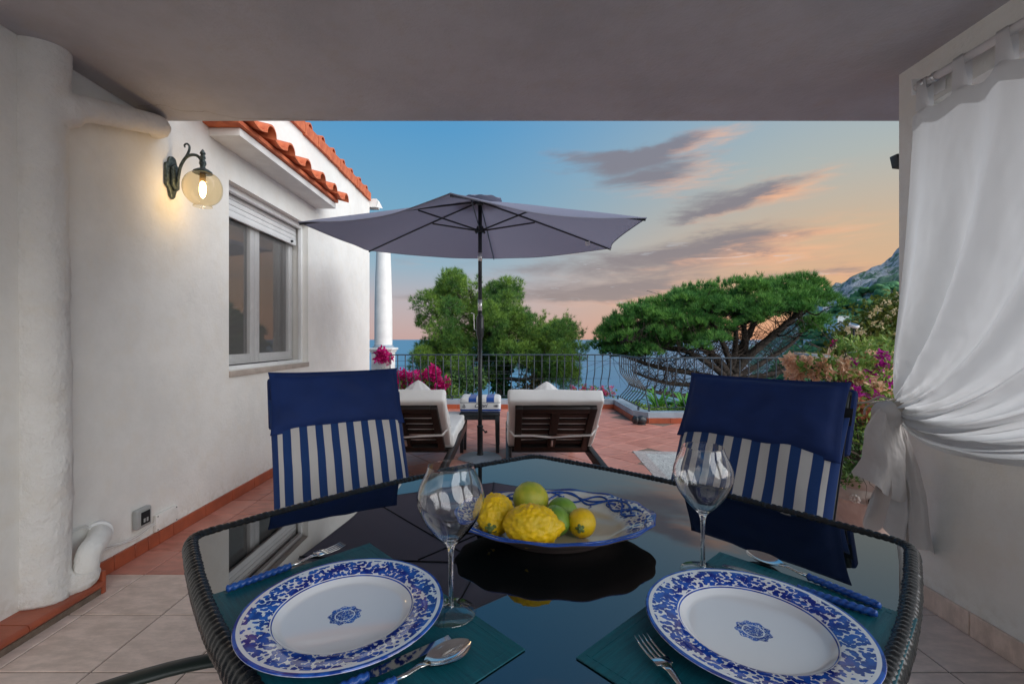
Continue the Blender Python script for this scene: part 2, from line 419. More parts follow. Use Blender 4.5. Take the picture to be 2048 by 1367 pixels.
# ---- garden slope under the terrace
soil = mat('garden_soil', (.07,.055,.035), .95, col2=(.03,.06,.02), vscale=.6, bump=.6, bscale=3, bdist=.2)
mb = MB()
def gslope(x, y):
    return -1.3-.62*max(0, y-8) - (.12*max(0, x-10)) + .5*noise.noise(Vector((x*.3, y*.3, 0)))
mb.grid(lambda u, v: (lambda X, Y: (X, Y, max(-93, gslope(X, Y))))(-60+u*150, 7.0+155*v**1.8), 60, 60)
struct(mb.ob('garden_slope', soil, smooth=True))

# ---- hillside and mountain across the bay
FX = [-200, 0, 60, 150, 240, 366, 430, 464, 560, 700, 1000, 2500]
FZ = [-40, 0, 55, 150, 232, 276, 320, 352, 430, 520, 620, 760]
def hillz(X, Y, det=True):
    c = 40+.5*Y; t_ = X-c
    f = float(np.interp(t_, FX, FZ))
    g_ = .30+.70*smooth((Y-220)/1050.0)
    if Y > 1500: g_ *= max(.25, 1-(Y-1500)/2600.0)
    z_ = -92+f*g_
    z_ += 98*math.exp(-((X-400)/95.0)**2-((Y-520)/110.0)**2)
    z_ += 40*math.exp(-((X-250)/50.0)**2-((Y-330)/60.0)**2)
    if det and t_ > 0:
        k = min(1, t_/90)*(.35+.65*smooth((Y-300)/800.0))
        q = noise.fractal(Vector((X*.006, Y*.006, 3)), .8, 2.1, 6)
        r_ = abs(noise.fractal(Vector((X*.012+7, Y*.008, 9)), .7, 2.2, 6))
        z_ += k*(26*q + 30*(.35-r_))
    return z_
rock = mat('limestone_hill', (.2,.2,.19), .95)
t = rock.node_tree; h = N(t); p = prin(rock); g = h.node('ShaderNodeNewGeometry').outputs['Position']
r1 = h.noise(g, .045, 8, .68); r2 = h.noise(h.mapping(g, (1,1,.4)), .012, 6, .62)
veg = h.mix(h.noise(g, .15, 5, .7), (.05,.14,.09), (.12,.21,.12))  # cool green, with the distance haze put into the colour
rk = h.mix(h.ss(h.noise(g, .11, 6, .7), .35, .65), (.26,.28,.30), (.56,.57,.58))
cover = h.m('ADD', h.m('MULTIPLY', r1, .8), h.m('MULTIPLY', r2, .9))
hz = h.ss(h.xyz(g)[2], -60, 260)
mask = h.ss(h.m('SUBTRACT', cover, h.m('MULTIPLY', hz, -.10)), .86, .98)
h.put(p.inputs['Base Color'], h.mix(mask, veg, rk))
b_ = h.node('ShaderNodeBump'); b_.inputs['Strength'].default_value = 1; b_.inputs['Distance'].default_value = 14
h.put(b_.inputs['Height'], h.noise(g, .05, 9, .72)); t.links.new(b_.outputs[0], p.inputs['Normal'])
NA, NY = 230, 190
V = []
for i in range(NA):
    a = .30+1.9*(i/(NA-1))**1.25
    for j in range(NY):
        Y = 150*(3600/150)**(j/(NY-1)); X = a*Y
        V.append((X, Y, hillz(X, Y)))
F = [(i*NY+j, (i+1)*NY+j, (i+1)*NY+j+1, i*NY+j+1) for i in range(NA-1) for j in range(NY-1)]
struct(MB().add(V, F).ob('hillside', rock, smooth=True))

def fast(name, V, F, m, parent=None, smooth=False, **tags):
    # V (n,3), F (m,k) numpy arrays
    me = bpy.data.meshes.new(name); V = np.asarray(V, dtype=np.float32); F = np.asarray(F, dtype=np.int32); k = F.shape[1]
    me.vertices.add(len(V)); me.vertices.foreach_set('co', V.ravel())
    me.loops.add(F.size); me.loops.foreach_set('vertex_index', F.ravel())
    me.polygons.add(len(F)); me.polygons.foreach_set('loop_start', np.arange(0, F.size, k, dtype=np.int32))
    try: me.polygons.foreach_set('loop_total', np.full(len(F), k, dtype=np.int32))
    except Exception: pass
    if smooth: me.polygons.foreach_set('use_smooth', np.ones(len(F), dtype=bool))
    me.materials.append(m); me.update(calc_edges=True); me.validate()
    return link(name, me, parent, **tags)

# ---- wood on the lower hill: many small crowns that read as one mass
bmi = bmesh.new(); bmesh.ops.create_icosphere(bmi, subdivisions=2, radius=1)
IV = np.array([v.co[:] for v in bmi.verts]); IF = np.array([[v.index for v in f.verts] for f in bmi.faces]); bmi.free()
forest_m = leafmat('far_wood', (.05,.16,.07), (.11,.24,.08), (.035,.10,.045), .06, .0, .9)
rs = np.random.RandomState(3); VV = []; FFs = []; o = 0; cnt = 0
for k in range(9000):
    Y = rs.uniform(170, 820); a = rs.uniform(.50, 1.15); X = a*Y
    zz = hillz(X, Y)
    if zz < -84 or cnt > 2600: continue
    dens_ = noise.noise(Vector((X*.012, Y*.012, 5)))
    hump = math.exp(-((X-400)/110.0)**2-((Y-520)/130.0)**2) + math.exp(-((X-250)/60)**2-((Y-330)/70)**2)
    if dens_+hump*.9 < .12: continue
    r_ = rs.uniform(3.0, 6.0); cnt += 1
    nz_ = 1+.28*rs.randn(len(IV), 1)
    q = IV*nz_*np.array([r_, r_, r_*.7])+np.array([X, Y, zz+r_*.7])
    VV.append(q); FFs.append(IF+o); o += len(q)
fast('hillside_wood', np.concatenate(VV), np.concatenate(FFs), forest_m, None, False, kind='stuff', label='dark green mass of far pines covering the lower hillside', category='wood')

# ---- villas on the far hillside
def march(px, py):
    d = Vector(((px-VX)/F0, 1, -(py-VY)/F0)); Y = 150
    while Y < 1500:
        if hillz(d.x*Y, Y) > ZC+d.z*Y: return d.x*Y, Y
        Y += 4
    return d.x*700, 700
villa_m = mat('villa_white', (.62,.64,.64), .8, var=.1, vscale=.3); win_m = mat('villa_window', (.05,.06,.07), .2)
vroof = mat('villa_roof', (.35,.26,.22), .8)
def villa(px, py, wpx, hpx, rz, label, nwin, ridge=False):
    X, Y = march(px, py); z0 = hillz(X, Y)-1
    w, hh, dd = wpx/F0*Y, hpx/F0*Y+1, wpx/F0*Y*.7
    t_ = thing('villa', label, 'house', (X, Y, z0), rz, 'white villas on the far hillside')
    MB().box((-w/2,-dd/2,0), (w/2,dd/2,hh)).ob('wall', villa_m, t_)
    if ridge: MB().add([(-w/2-.4,-dd/2-.4,hh),(w/2+.4,-dd/2-.4,hh),(w/2+.4,dd/2+.4,hh),(-w/2-.4,dd/2+.4,hh),(-w/4,0,hh+hh*.25),(w/4,0,hh+hh*.25)], [(0,1,5,4),(1,2,5),(2,3,4,5),(3,0,4),(3,2,1,0)]).ob('roof', vroof, t_)
    else: MB().box((-w/2-.3,-dd/2-.3,hh+.01), (w/2+.3,dd/2+.3,hh+.4)).ob('roof', villa_m, t_)
    rows = 2 if hh > 6 else 1
    me = MB().box((-.5*w/nwin*.5,-.06,0), (.5*w/nwin*.5,.04,min(1.6, hh*.3))).mesh('window', win_m)
    for r_ in range(rows):
        for k in range(nwin):
            q = link('window', me, t_); q.location = (-w/2+w*(k+.5)/nwin, -dd/2, 1+hh*(.12+.45*r_))
            q['label'] = 'dark window'
    return t_
for args in [
    (1680,672,36,30,.15,'tall plain white villa wall nearest behind the flowering shrub',3),
    (1703,658,26,12,.1,'low white villa just below the round solar lamp',3),
    (1664,655,22,12,-.1,'white two storey villa with terraces below the wood',4),
    (1625,690,26,10,.2,'wide pale villa at the foot of the wooded slope',4),
    (1608,700,14,7,0,'small grey villa lowest on the slope beside the pine',2),
    (1651,642,16,6,.3,'narrow pale villa half hidden among dark pines',3),
    (1600,640,16,9,-.2,'pale villa seen just through the right side of the pine crown',2),
    (1648,622,14,9,.1,'small white villa higher up, left of the dark wood',2),
    (1690,606,30,5,.1,'long low villa with flat roof on top of the wooded knoll',6),
    (1722,607,16,5,-.2,'short pale villa right of the long one on the knoll',3),
    (1575,712,14,7,.2,'little white villa near the shore left of the slope',2)]:
    villa(*args)

# ================================================================== FLOORS
porch = sempty('porch_floor')
struct(MB().box((XL-6, -30, -.3), (40, -2.51, -.01)).ob('bounce_yard', mat('bounce_paving', (.58,.56,.54), .7, var=.15)))  # unseen ground behind the camera, added pale to bounce light into the porch
struct(MB().box((XL, -2.5, -.25), (XR, 2.27, -.004)).ob('screed', M['grout'], porch))
def tilemesh(w, d, m, bev=.003, th=.012):
    mb = MB().box((-w/2,-d/2,-th), (w/2,d/2,0))
    me = mb.mesh('floor_tile', m); bm = bmesh.new(); bm.from_mesh(me)
    es = [e for e in bm.edges if all(v.co.z > -1e-6 for v in e.verts)]
    bmesh.ops.bevel(bm, geom=es, offset=bev, segments=1, affect='EDGES'); bm.to_mesh(me); bm.free(); return me
def tile_var(name, a, b, rough, bump=.12):
    G = mat(name, a, rough, bump=bump, bscale=30); t_ = G.node_tree; h_ = N(t_); p_ = prin(G)
    oi = h_.node('ShaderNodeObjectInfo'); g_ = h_.node('ShaderNodeNewGeometry').outputs['Position']
    r_ = oi.outputs['Random']
    c_ = h_.mix(r_, a, b)
    s_ = h_.ss(h_.noise(h_.mapping(g_, (1,2.5,1)), 9, 8, .68), .35, .7)
    c_ = h_.mix(h_.m('MULTIPLY', s_, .75), c_, tuple(min(1, k*1.35) for k in b))
    s2 = h_.ss(h_.noise(g_, 2.2, 5, .6), .5, .75)
    c_ = h_.mix(h_.m('MULTIPLY', s2, .35), c_, tuple(k*.7 for k in a))
    h_.put(p_.inputs['Base Color'], c_); h_.put(p_.inputs['Roughness'], h_.m('ADD', h_.m('MULTIPLY', s_, .2), rough-.08))
    return G
M['pinktile'] = tile_var('beige_pink_tile', (.58,.44,.36), (.66,.525,.45), .38)
M['redtile'] = tile_var('red_terrace_tile', (.34,.115,.078), (.50,.215,.16), .36)
tm = tilemesh(.333-.005, .333-.005, M['pinktile'])
yy = 2.27-.1665
while yy > .2:
    for i in range(-6, 12):
        X = -1.45+.1665+.333*i
        lo, hi = X-.1665, X+.1665
        if hi < XL+.1 or lo > XR-.01: continue
        if lo < XL or hi > XR:
            lo2, hi2 = max(lo, XL), min(hi, XR)
            if hi2-lo2 < .03: continue
            me = tilemesh(hi2-lo2-.005, .328, M['pinktile']); q = link('floor_tile', me, porch); q.location = ((lo2+hi2)/2, yy, 0)
        else:
            q = link('floor_tile', tm, porch); q.location = (X, yy, 0)
    yy -= .333

terr = sempty('terrace_floor')
struct(MB().box((XL, 2.2705, -.25), (5.5, 6.45, -.004)).box((XL, 6.45, -.25), (1.97, 7.75, -.004)).ob('screed', M['grout'], terr))
# straight border along the house, diagonal field beyond
ys = [2.27, 2.52]; 
while ys[-1] < 7.6: ys.append(ys[-1]+.262)
for a_, b_2 in zip(ys[:-1], ys[1:]):
    for x0, x1 in ((XL, -1.78), (-1.78, -1.44), (-1.44, -1.10)):
        me = tilemesh(x1-x0-.005, min(b_2, 7.61)-a_-.005, M['redtile']); q = link('floor_tile', me, terr); q.location = ((x0+x1)/2, (a_+min(b_2, 7.61))/2, 0)
def clip(poly, inside, inter):
    o_ = []
    for i in range(len(poly)):
        a_, b_3 = poly[i-1], poly[i]
        if inside(b_3):
            if not inside(a_): o_.append(inter(a_, b_3))
            o_.append(b_3)
        elif inside(a_): o_.append(inter(a_, b_3))
    return o_
def halfplane(poly, nx, ny, d):   # keep nx*x+ny*y<=d
    f_ = lambda q: nx*q[0]+ny*q[1]-d
    def it(a_, b_3):
        ta = f_(a_)/(f_(a_)-f_(b_3)); return (a_[0]+(b_3[0]-a_[0])*ta, a_[1]+(b_3[1]-a_[1])*ta)
    return clip(poly, lambda q: f_(q) <= 1e-9, it)
IC = (1.98, 3.98); IW, IH, IA = 1.45, 1.45, R(-4)     # mosaic carpet inset
sz = .30; ang = R(38); rest = MB(); cnt = 0; cand = []
for i in range(-20, 30):
    for j in range(-20, 30):
        cx, cy = i*sz, j*sz
        X = .4+cx*math.cos(ang)-cy*math.sin(ang); Y = 4.6+cx*math.sin(ang)+cy*math.cos(ang)
        hq = sz/2-.003
        sq = [(X+(u*math.cos(ang)-v*math.sin(ang))*hq, Y+(u*math.sin(ang)+v*math.cos(ang))*hq) for u, v in ((-1,-1),(1,-1),(1,1),(-1,1))]
        for hp in ((-1,0,1.097), (0,-1,-2.273), (0,1,7.61 if X < 1.7 else 6.28), (1,0,5.4 if Y < 6.3 else 1.775)):
            sq = halfplane(sq, *hp)
            if len(sq) < 3: break
        if len(sq) < 3: continue
        dx, dy = X-IC[0], Y-IC[1]
        if abs(dx*math.cos(IA)+dy*math.sin(IA)) < IW/2-.02 and abs(-dx*math.sin(IA)+dy*math.cos(IA)) < IH/2-.02: continue
        cand.append((X, Y, sq))
cand.sort(key=lambda c_: (c_[0] > 3.3, math.hypot(c_[0], c_[1])))
for X, Y, sq in cand:
    k = len(sq); cx = sum(q[0] for q in sq)/k; cy = sum(q[1] for q in sq)/k
    V = [(q[0]-cx, q[1]-cy, -.003) for q in sq] + [((q[0]-cx)*.975, (q[1]-cy)*.975, 0) for q in sq]
    F = [tuple(range(k, 2*k))] + [(i, (i+1) % k, k+(i+1) % k, k+i) for i in range(k)]
    if cnt < 235 and X < 3.3:
        me = MB().add(V, F).mesh('floor_tile', M['redtile']); q = link('floor_tile', me, terr); q.location = (cx, cy, 0); cnt += 1
    else: rest.add([(a_+cx, b_3+cy, c_) for a_, b_3, c_ in V], F)
rest.ob('far_floor_tiles', M['redtile'], terr, kind='stuff')
# mosaic inset of small white stones with a pink star
mo = mat('stone_mosaic', (.5,.5,.48), .5); t = mo.node_tree; h = N(t); p = prin(mo); co = h.node('ShaderNodeTexCoord').outputs['Object']
ed = h.vor(co, 34, 'DISTANCE_TO_EDGE'); cc = h.vor(co, 34, 'F1', out=1); ox, oy, oz = h.xyz(co)
rr = h.m('SQRT', h.m('ADD', h.m('MULTIPLY', ox, ox), h.m('MULTIPLY', oy, oy)))
aa = h.m('ARCTAN2', oy, ox)
star = h.m('LESS_THAN', rr, h.m('ADD', .30, h.m('MULTIPLY', h.m('COSINE', h.m('MULTIPLY', aa, 8)), .16)))
ring = h.m('GREATER_THAN', h.m('MAXIMUM', h.m('ABSOLUTE', ox), h.m('ABSOLUTE', oy)), .62)
cw = h.mix(h.xyz(cc)[0], (.40,.40,.38), (.58,.57,.53)); cp = h.mix(h.xyz(cc)[1], (.36,.22,.19), (.46,.32,.28))
c_ = h.mix(star, cw, cp); c_ = h.mix(h.m('MULTIPLY', ring, .4), c_, cp)
h.put(p.inputs['Base Color'], h.mix(h.ss(ed, .0, .06), (.16,.14,.13), c_))
b_ = h.node('ShaderNodeBump'); b_.inputs['Strength'].default_value = .6; b_.inputs['Distance'].default_value = .004
h.put(b_.inputs['Height'], h.ss(ed, 0, .1)); t.links.new(b_.outputs[0], p.inputs['Normal'])
q = MB().box((-IW/2,-IH/2,-.01), (IW/2,IH/2,.003)).ob('mosaic_inset', mo, terr, kind='stuff'); q.location = (*IC, 0); q.rotation_euler = (0,0,IA)
MB().box((IC[0]-IW/2-.02, IC[1]-IH/2-.02, -.02), (IC[0]+IW/2+.02, IC[1]+IH/2+.02, -.002)).ob('mosaic_bed', M['grout'], terr)

# terrace kerb
kerb = sempty('terrace_kerb')
inn = [(XL,7.62),(1.79,7.62),(1.79,6.5),(1.95,6.3),(5.5,6.3)]; ou = [(XL,7.8),(1.97,7.8),(1.97,6.58),(2.04,6.48),(5.5,6.48)]
mb = MB()
for i in range(4):
    a_, b_2, c_, d_ = inn[i], inn[i+1], ou[i+1], ou[i]
    V = [(*a_,-.6),(*b_2,-.6),(*c_,-.6),(*d_,-.6),(*a_,.15),(*b_2,.15),(*c_,.15),(*d_,.15)]
    mb.add(V, [(4,5,6,7),(0,1,5,4),(2,3,7,6)]+([(1,2,6,5)] if i == 3 else [])+([(3,0,4,7)] if i == 0 else []))
mb.ob('kerb_wall', M['kerb'], kerb, weld=True)
for i in range(4):
    a_, b_2 = Vector(inn[i]), Vector(inn[i+1]); L = (b_2-a_).length; d_ = (b_2-a_).normalized(); nrm = Vector((d_.y, -d_.x))
    k = max(1, round(L/.30))
    for j in range(k):
        p0 = a_+d_*(L*j/k+.002); p1 = a_+d_*(L*(j+1)/k-.002); o0 = p0+nrm*.012; o1 = p1+nrm*.012
        V = [(*p0,.001),(*p1,.001),(*o1,.001),(*o0,.001),(*p0,.075),(*p1,.075),(*o1,.075),(*o0,.075)]
        MB().add(V, [(4,7,6,5),(0,1,2,3),(2,6,7,3),(3,7,4,0),(1,5,6,2)]).ob('skirting_tile', M['terra'], kerb)

# ================================================================== PORCH SHELL
ceil = sempty('porch_ceiling')
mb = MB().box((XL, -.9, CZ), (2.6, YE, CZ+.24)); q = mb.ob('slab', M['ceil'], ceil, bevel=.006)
# hairline crack in the ceiling plaster
def crack(pts, w=.0016):
    P = []
    for a_, b_2 in zip(pts[:-1], pts[1:]):
        for k in range(8):
            f = k/8; P.append((a_[0]+(b_2[0]-a_[0])*f+random.uniform(-.006,.006), a_[1]+(b_2[1]-a_[1])*f+random.uniform(-.006,.006)))
    mb = MB(); V = []
    for i, q_ in enumerate(P): V += [(q_[0], q_[1]-w, CZ-.0006), (q_[0], q_[1]+w*random.uniform(.2,1), CZ-.0006)]
    mb.add(V, [(2*i, 2*i+1, 2*i+3, 2*i+2) for i in range(len(P)-1)]); mb.ob('crack', M['grout'], ceil)
crack([(-1.93,2.42),(-1.80,2.40),(-1.74,2.47),(-1.62,2.47),(-1.5,2.545),(-1.2,2.56),(-.9,2.57)])
crack([(.09,2.57),(.11,2.3),(.10,2.1)], .0009)

house = thing('white_house', 'white plastered house with window and red tiled eaves on the left', 'house', (XL, 3, 0))
WY0, WY1, WZ0, WZ1 = 3.27, 4.58, .93, 2.29
mb = MB()
mb.box((XL-.3,-2.7,-.25), (XL,6.64,WZ0)); mb.box((XL-.3,-2.7,WZ0), (XL,WY0,WZ1)); mb.box((XL-.3,WY1,WZ0), (XL,6.64,WZ1)); mb.box((XL-.3,-2.7,WZ1), (XL,6.64,3.2))
mb.box((-6.5,6.34,-.25), (XL-.3,6.64,3.2))
mb.ob('wall', M['wall'], house, world=True)
mb = MB().box((-6.3,6.7,0),(-6.2,6.8,.1))
# room seen through the window
rm = MB().add([(-4.6,2.7,.1),(-4.6,6.3,.1),(XL-.301,6.3,.1),(XL-.301,2.7,.1),(-4.6,2.7,2.7),(-4.6,6.3,2.7),(XL-.301,6.3,2.7),(XL-.301,2.7,2.7)],
   [(0,1,2,3),(4,7,6,5),(0,4,5,1),(1,5,6,2),(0,3,7,4)]); rm.ob('room', M['black_void'], house, world=True)
# upper roof plane
mb = MB().add([(XL+.02,-2.7,3.215),(XL+.02,6.66,3.215),(-4.5,6.66,3.75),(-4.5,-2.7,3.75)], [(0,1,2,3)]); mb.ob('roof', M['rooft'], house, world=True)
# verge tiles along the wall top: a flat face with a barrel hump behind
def verge_tile():
    mb = MB(); L = .305
    mb.box((-.02,0,0), (.03,L,.11)); 
    def half(u, v):
        a = math.pi*u; return (-.36+v*.375+(.0), L*.5+.06*math.cos(a), .10+.075*math.sin(a)+(-(v-1)*.06))
    mb.grid(half, 9, 3)
    def half2(u, v):
        a = math.pi*u; return (-.36+v*.375, L*.5+.047*math.cos(a), .10+.060*math.sin(a)+(-(v-1)*.06))
    mb.grid(half2, 9, 3)
    V = []
    for i in range(9):
        a = math.pi*i/8; V += [(.015, L*.5+.06*math.cos(a), .10+.075*math.sin(a)), (.015, L*.5+.047*math.cos(a), .10+.060*math.sin(a))]
    mb.add(V, [(2*i, 2*i+1, 2*i+3, 2*i+2) for i in range(8)])
    me = mb.mesh('roof_tile', M['rooft']); return me
vt = verge_tile()
yy = 6.62-.31
while yy > 2.4:
    q = link('roof_tile', vt, house); q.location = (random.uniform(0,.008), yy-3, 3.14+random.uniform(-.004,.004)); q.rotation_euler = (random.uniform(-.02,.02), 0, random.uniform(-.01,.01)); yy -= .31
# gutter end beyond the corner
MB().box((-2.25,6.645,3.06), (-1.87,6.80,3.18)).add([(-1.869,6.65,3.06),(-1.80,6.72,3.06),(-1.869,6.79,3.18),(-1.85,6.65,3.16)], [(0,1,3),(1,2,3),(0,3,2),(0,2,1)]).ob('gutter', M['cream'], house, world=True)
# eave over the window
eave = MB().add([(XL,3.05,2.505),(-1.764,3.05,2.505),(-1.764,4.77,2.505),(XL,4.77,2.505),(XL,3.05,2.559),(-1.764,3.05,2.559),(-1.764,4.77,2.559),(XL,4.77,2.559)],
   [(3,2,1,0),(0,1,5,4),(1,2,6,5),(2,3,7,6),(4,5,6,7)]).ob('window_eave', M['cream'], house, world=True, bevel=.004)
MB().add([(XL,2.985,2.562),(-1.735,2.985,2.562),(-1.735,4.76,2.562),(XL,4.76,2.562),(XL,2.985,2.660),(-1.735,2.985,2.590),(-1.735,4.76,2.590),(XL,4.76,2.660)], [(3,2,1,0),(0,1,5,4),(1,2,6,5),(2,3,7,6),(4,5,6,7)]).ob('tile_bedding', M['rooft'], eave, world=True)
def s_tile():
    # one eave tile: shallow pan then a raised barrel, running down the slope (+x)
    P = .31; prof = []
    for k in range(7): u = k/6; prof.append((u*.185, .022*(1-math.sin(math.pi*u))*1.0))
    for k in range(1, 11): a = math.pi*k/10; prof.append((.185+.0625-.0625*math.cos(a), .022+.064*math.sin(a)))
    mb = MB(); th = .014
    def g(u, v, off):
        i = min(len(prof)-1, int(round(u*(len(prof)-1)))); y_, z_ = prof[i]
        x_ = -.30+.36*v; sc = 1+.10*(v-.5)
        return (x_, y_, z_*sc - x_*.28 - off - .0)
    n_ = len(prof)
    mb.grid(lambda u, v: g(u, v, 0), n_, 3); mb.grid(lambda u, v: g(u, v, th), n_, 3)
    V = []
    for i in range(n_): V += [g(i/(n_-1), 1, 0), g(i/(n_-1), 1, th)]
    mb.add(V, [(2*i, 2*i+1, 2*i+3, 2*i+2) for i in range(n_-1)])
    V = [g(0,0,0), g(0,1,0), g(0,1,th), g(0,0,th)]; mb.add(V, [(0,1,2,3)]); V = [g(1,0,0), g(1,1,0), g(1,1,th), g(1,0,th)]; mb.add(V, [(0,1,2,3)])
    me = mb.mesh('roof_tile', M['rooft']); me.polygons.foreach_set('use_smooth', [True]*len(me.polygons)); me.set_sharp_from_angle(angle=R(50)); return me
stm = s_tile()
for k in range(-1, 6):
    q = link('roof_tile', stm, eave, ); q.location = (.228+random.uniform(-.004,.006), 3.165-.118+.31*(k)-3+.005*random.random(), 2.615+random.uniform(-.003,.003)); q.rotation_euler = (random.uniform(-.015,.015), 0, random.uniform(-.012,.012))
# window
win = MB().box((XL-.09,WY0,WZ0+.0), (XL-.055,WY0+.028,WZ1)).box((XL-.09,WY1-.028,WZ0), (XL-.055,WY1,WZ1)).box((XL-.09,WY0+.028,WZ1-.045), (XL-.055,WY1-.028,WZ1)).box((XL-.09,WY0+.028,WZ0), (XL-.055,WY1-.028,WZ0+.028)).ob('window', M['paint'], house, world=True, bevel=.003)
MB().box((XL-.3,WY0-.0,WZ0-.045), (XL+.012,WY1+.0,WZ0-.001)).ob('sill', M['stone'], win, world=True, bevel=.004)
for k in range(3):
    MB().box((XL-.125,WY0+.03,2.13+.042*k), (XL-.108,WY1-.03,2.13+.042*k+.039)).ob('shutter_slat', M['paint'], win, world=True, bevel=.004)
MB().box((XL-.13,WY0+.03,2.075), (XL-.104,WY1-.03,2.127)).ob('shutter_bar', M['paint'], win, world=True, bevel=.005)
for yv in (WY0+.12, WY1-.14): MB().tube([(XL-.104,yv,2.10),(XL-.085,yv,2.10)], .011, 8).ob('shutter_stop', M['dark'], win, world=True)
def sash(y0, y1, z0, z1, x0=XL-.20, w=.07, th=.055):
    q = MB().box((x0,y0,z0), (x0+th,y0+w,z1)).box((x0,y1-w,z0), (x0+th,y1,z1)).box((x0,y0+w,z0), (x0+th,y1-w,z0+w*1.1)).box((x0,y0+w,z1-w), (x0+th,y1-w,z1)).ob('sash', M['paint'], win, world=True, bevel=.006)
    MB().box((x0+.02,y0+w,z0+w), (x0+.026,y1-w,z1-w)).ob('pane', M['pane'], win, world=True)
mid = (WY0+WY1)/2-.05
sash(WY0+.03, mid, WZ0+.03, 2.24); sash(mid+.004, WY1-.03, WZ0+.03, 2.24)
# fly screen that covers the sashes: fine threads
scr = bpy.data.materials.new('fly_screen_net'); scr.use_nodes = True; t = scr.node_tree; t.nodes.clear(); h = N(t); g = h.node('ShaderNodeNewGeometry').outputs['Position']; gx, gy, gz = h.xyz(g)
ln = h.m('MAXIMUM', h.ss(h.m('ABSOLUTE', h.m('SUBTRACT', h.m('FRACT', h.m('MULTIPLY', gy, 110)), .5)), .28, .45), h.ss(h.m('ABSOLUTE', h.m('SUBTRACT', h.m('FRACT', h.m('MULTIPLY', gz, 110)), .5)), .28, .45))
df = h.node('ShaderNodeBsdfDiffuse'); df.inputs[0].default_value = (.34,.33,.32,1); tr = h.node('ShaderNodeBsdfTransparent'); mx = h.node('ShaderNodeMixShader')
h.put(mx.inputs[0], h.m('MULTIPLY', ln, .62)); t.links.new(tr.outputs[0], mx.inputs[1]); t.links.new(df.outputs[0], mx.inputs[2]); o_ = h.node('ShaderNodeOutputMaterial'); t.links.new(mx.outputs[0], o_.inputs[0])
MB().add([(XL-.135,WY0+.03,WZ0+.03),(XL-.135,WY1-.03,WZ0+.03),(XL-.135,WY1-.03,2.1),(XL-.135,WY0+.03,2.1)], [(0,1,2,3)]).ob('fly_screen', scr, win, world=True)
# handle of the casement
MB().box((XL-.24,mid-.03,1.36), (XL-.205,mid-.012,1.48)).tube([(XL-.235,mid-.02,1.42),(XL-.27,mid-.02,1.42),(XL-.275,mid-.12,1.42)], .008, 6).ob('handle', M['dark'], win, world=True)
# interior glimpses: curtain strip and cupboard edge
# left skirting
yj = [2.115,2.30,2.43,2.52,2.60,2.71,3.0,3.29,3.58]
while yj[-1] < 6.3: yj.append(yj[-1]+.29)
yj.append(6.64)
for a_, b_2 in zip(yj[:-1], yj[1:]): MB().box((XL,a_+.0015,.001), (XL+.013,b_2-.0015,.075)).ob('skirting_tile', M['terra'], house, world=True, bevel=.002, bseg=1)
# red glazed step with bullnose along the wall foot
mb = MB().box((XL,.2,-.004), (-1.84,2.09,.026)); st = mb.ob('step', M['grout'], house, world=True)
yy = 2.10; k = 0
while yy > .3:
    y0 = yy-.333
    prof = [(XL,.027),(XL,.060),(-1.845,.060)]+[(-1.845+.016*math.sin(a), .044+.016*math.cos(a)) for a in np.linspace(0, math.pi, 7)][1:]+[(-1.845,.027)]
    V = [(x_, y0+.002, z_) for x_, z_ in prof]+[(x_, yy-.002, z_) for x_, z_ in prof]; m_ = len(prof)
    MB().add(V, [(i, (i+1) % m_, m_+(i+1) % m_, m_+i) for i in range(m_)]+[tuple(range(m_)), tuple(reversed(range(m_, 2*m_)))]).ob('step_tile', M['terra'], st, world=True, autos=40)
    yy = y0
MB().box((-1.985+.015,2.092,0), (-1.835,2.112,.10)).ob('step_end_tile', M['terra'], st, world=True, bevel=.003)

# plastered pipe chase with its branch and the elbow at its foot
chase = thing('pipe_chase', 'rough white plastered pillar hiding pipes at the left edge', 'pillar', (XL, 1.945, .06))
def lump(name, m, parts, vox=.012, parent=chase, sm=6):
    mb = MB()
    for pp in parts: mb.tube(*pp[:2], **pp[2])
    me = mb.mesh('tmp', m); o_ = bpy.data.objects.new('tmp', me); C.objects.link(o_)
    md = o_.modifiers.new('r', 'REMESH'); md.mode = 'VOXEL'; md.voxel_size = vox
    md2 = o_.modifiers.new('s', 'SMOOTH'); md2.factor = .6; md2.iterations = sm
    dg = bpy.context.evaluated_depsgraph_get(); dg.update()
    me2 = bpy.data.meshes.new_from_object(o_.evaluated_get(dg)); bpy.data.objects.remove(o_)
    inv = chain(parent).inverted(); me2.materials.clear(); me2.materials.append(m)
    for v in me2.vertices:
        w_ = v.co.copy(); nn = noise.fractal(w_*6, .8, 2, 4)*.006+noise.fractal(w_*22, .8, 2, 3)*.0028
        v.co = inv @ (w_+v.normal*nn)
    me2.polygons.foreach_set('use_smooth', [True]*len(me2.polygons)); me2.name = name
    return link(name, me2, parent)
zs = np.linspace(.055, 2.42, 40)
pil = [(XL-.005+.006*math.sin(z_*3), 1.948+.006*math.sin(z_*2.1), z_) for z_ in zs]
rr_ = [(.10+.014*math.exp(-((z_-2.36)/.10)**2)+.02*math.exp(-((z_-.07)/.06)**2), .092) for z_ in zs]
rr_ = [(a_, b_2) for a_, b_2 in rr_]
br = bez([(XL+.03,1.96,2.13),(-1.885,2.06,2.185),(-1.885,2.22,2.235),(-1.885,2.40,2.29),(-1.89,2.50,2.315),(-1.95,2.56,2.33),(-2.0,2.58,2.34)], 8)
lump('shaft', M['rough_wall'], [(pil, rr_, dict(seg=28, flat=Vector((1,0,0)))), (br, [.075]*6+[.056]*(len(br)-6), dict(seg=18)),
    (bez([(XL+.03,1.97,.07),(-1.91,2.0,.085),(-1.875,2.04,.10),(-1.87,2.045,.14)], 6), .056, dict(seg=16))])
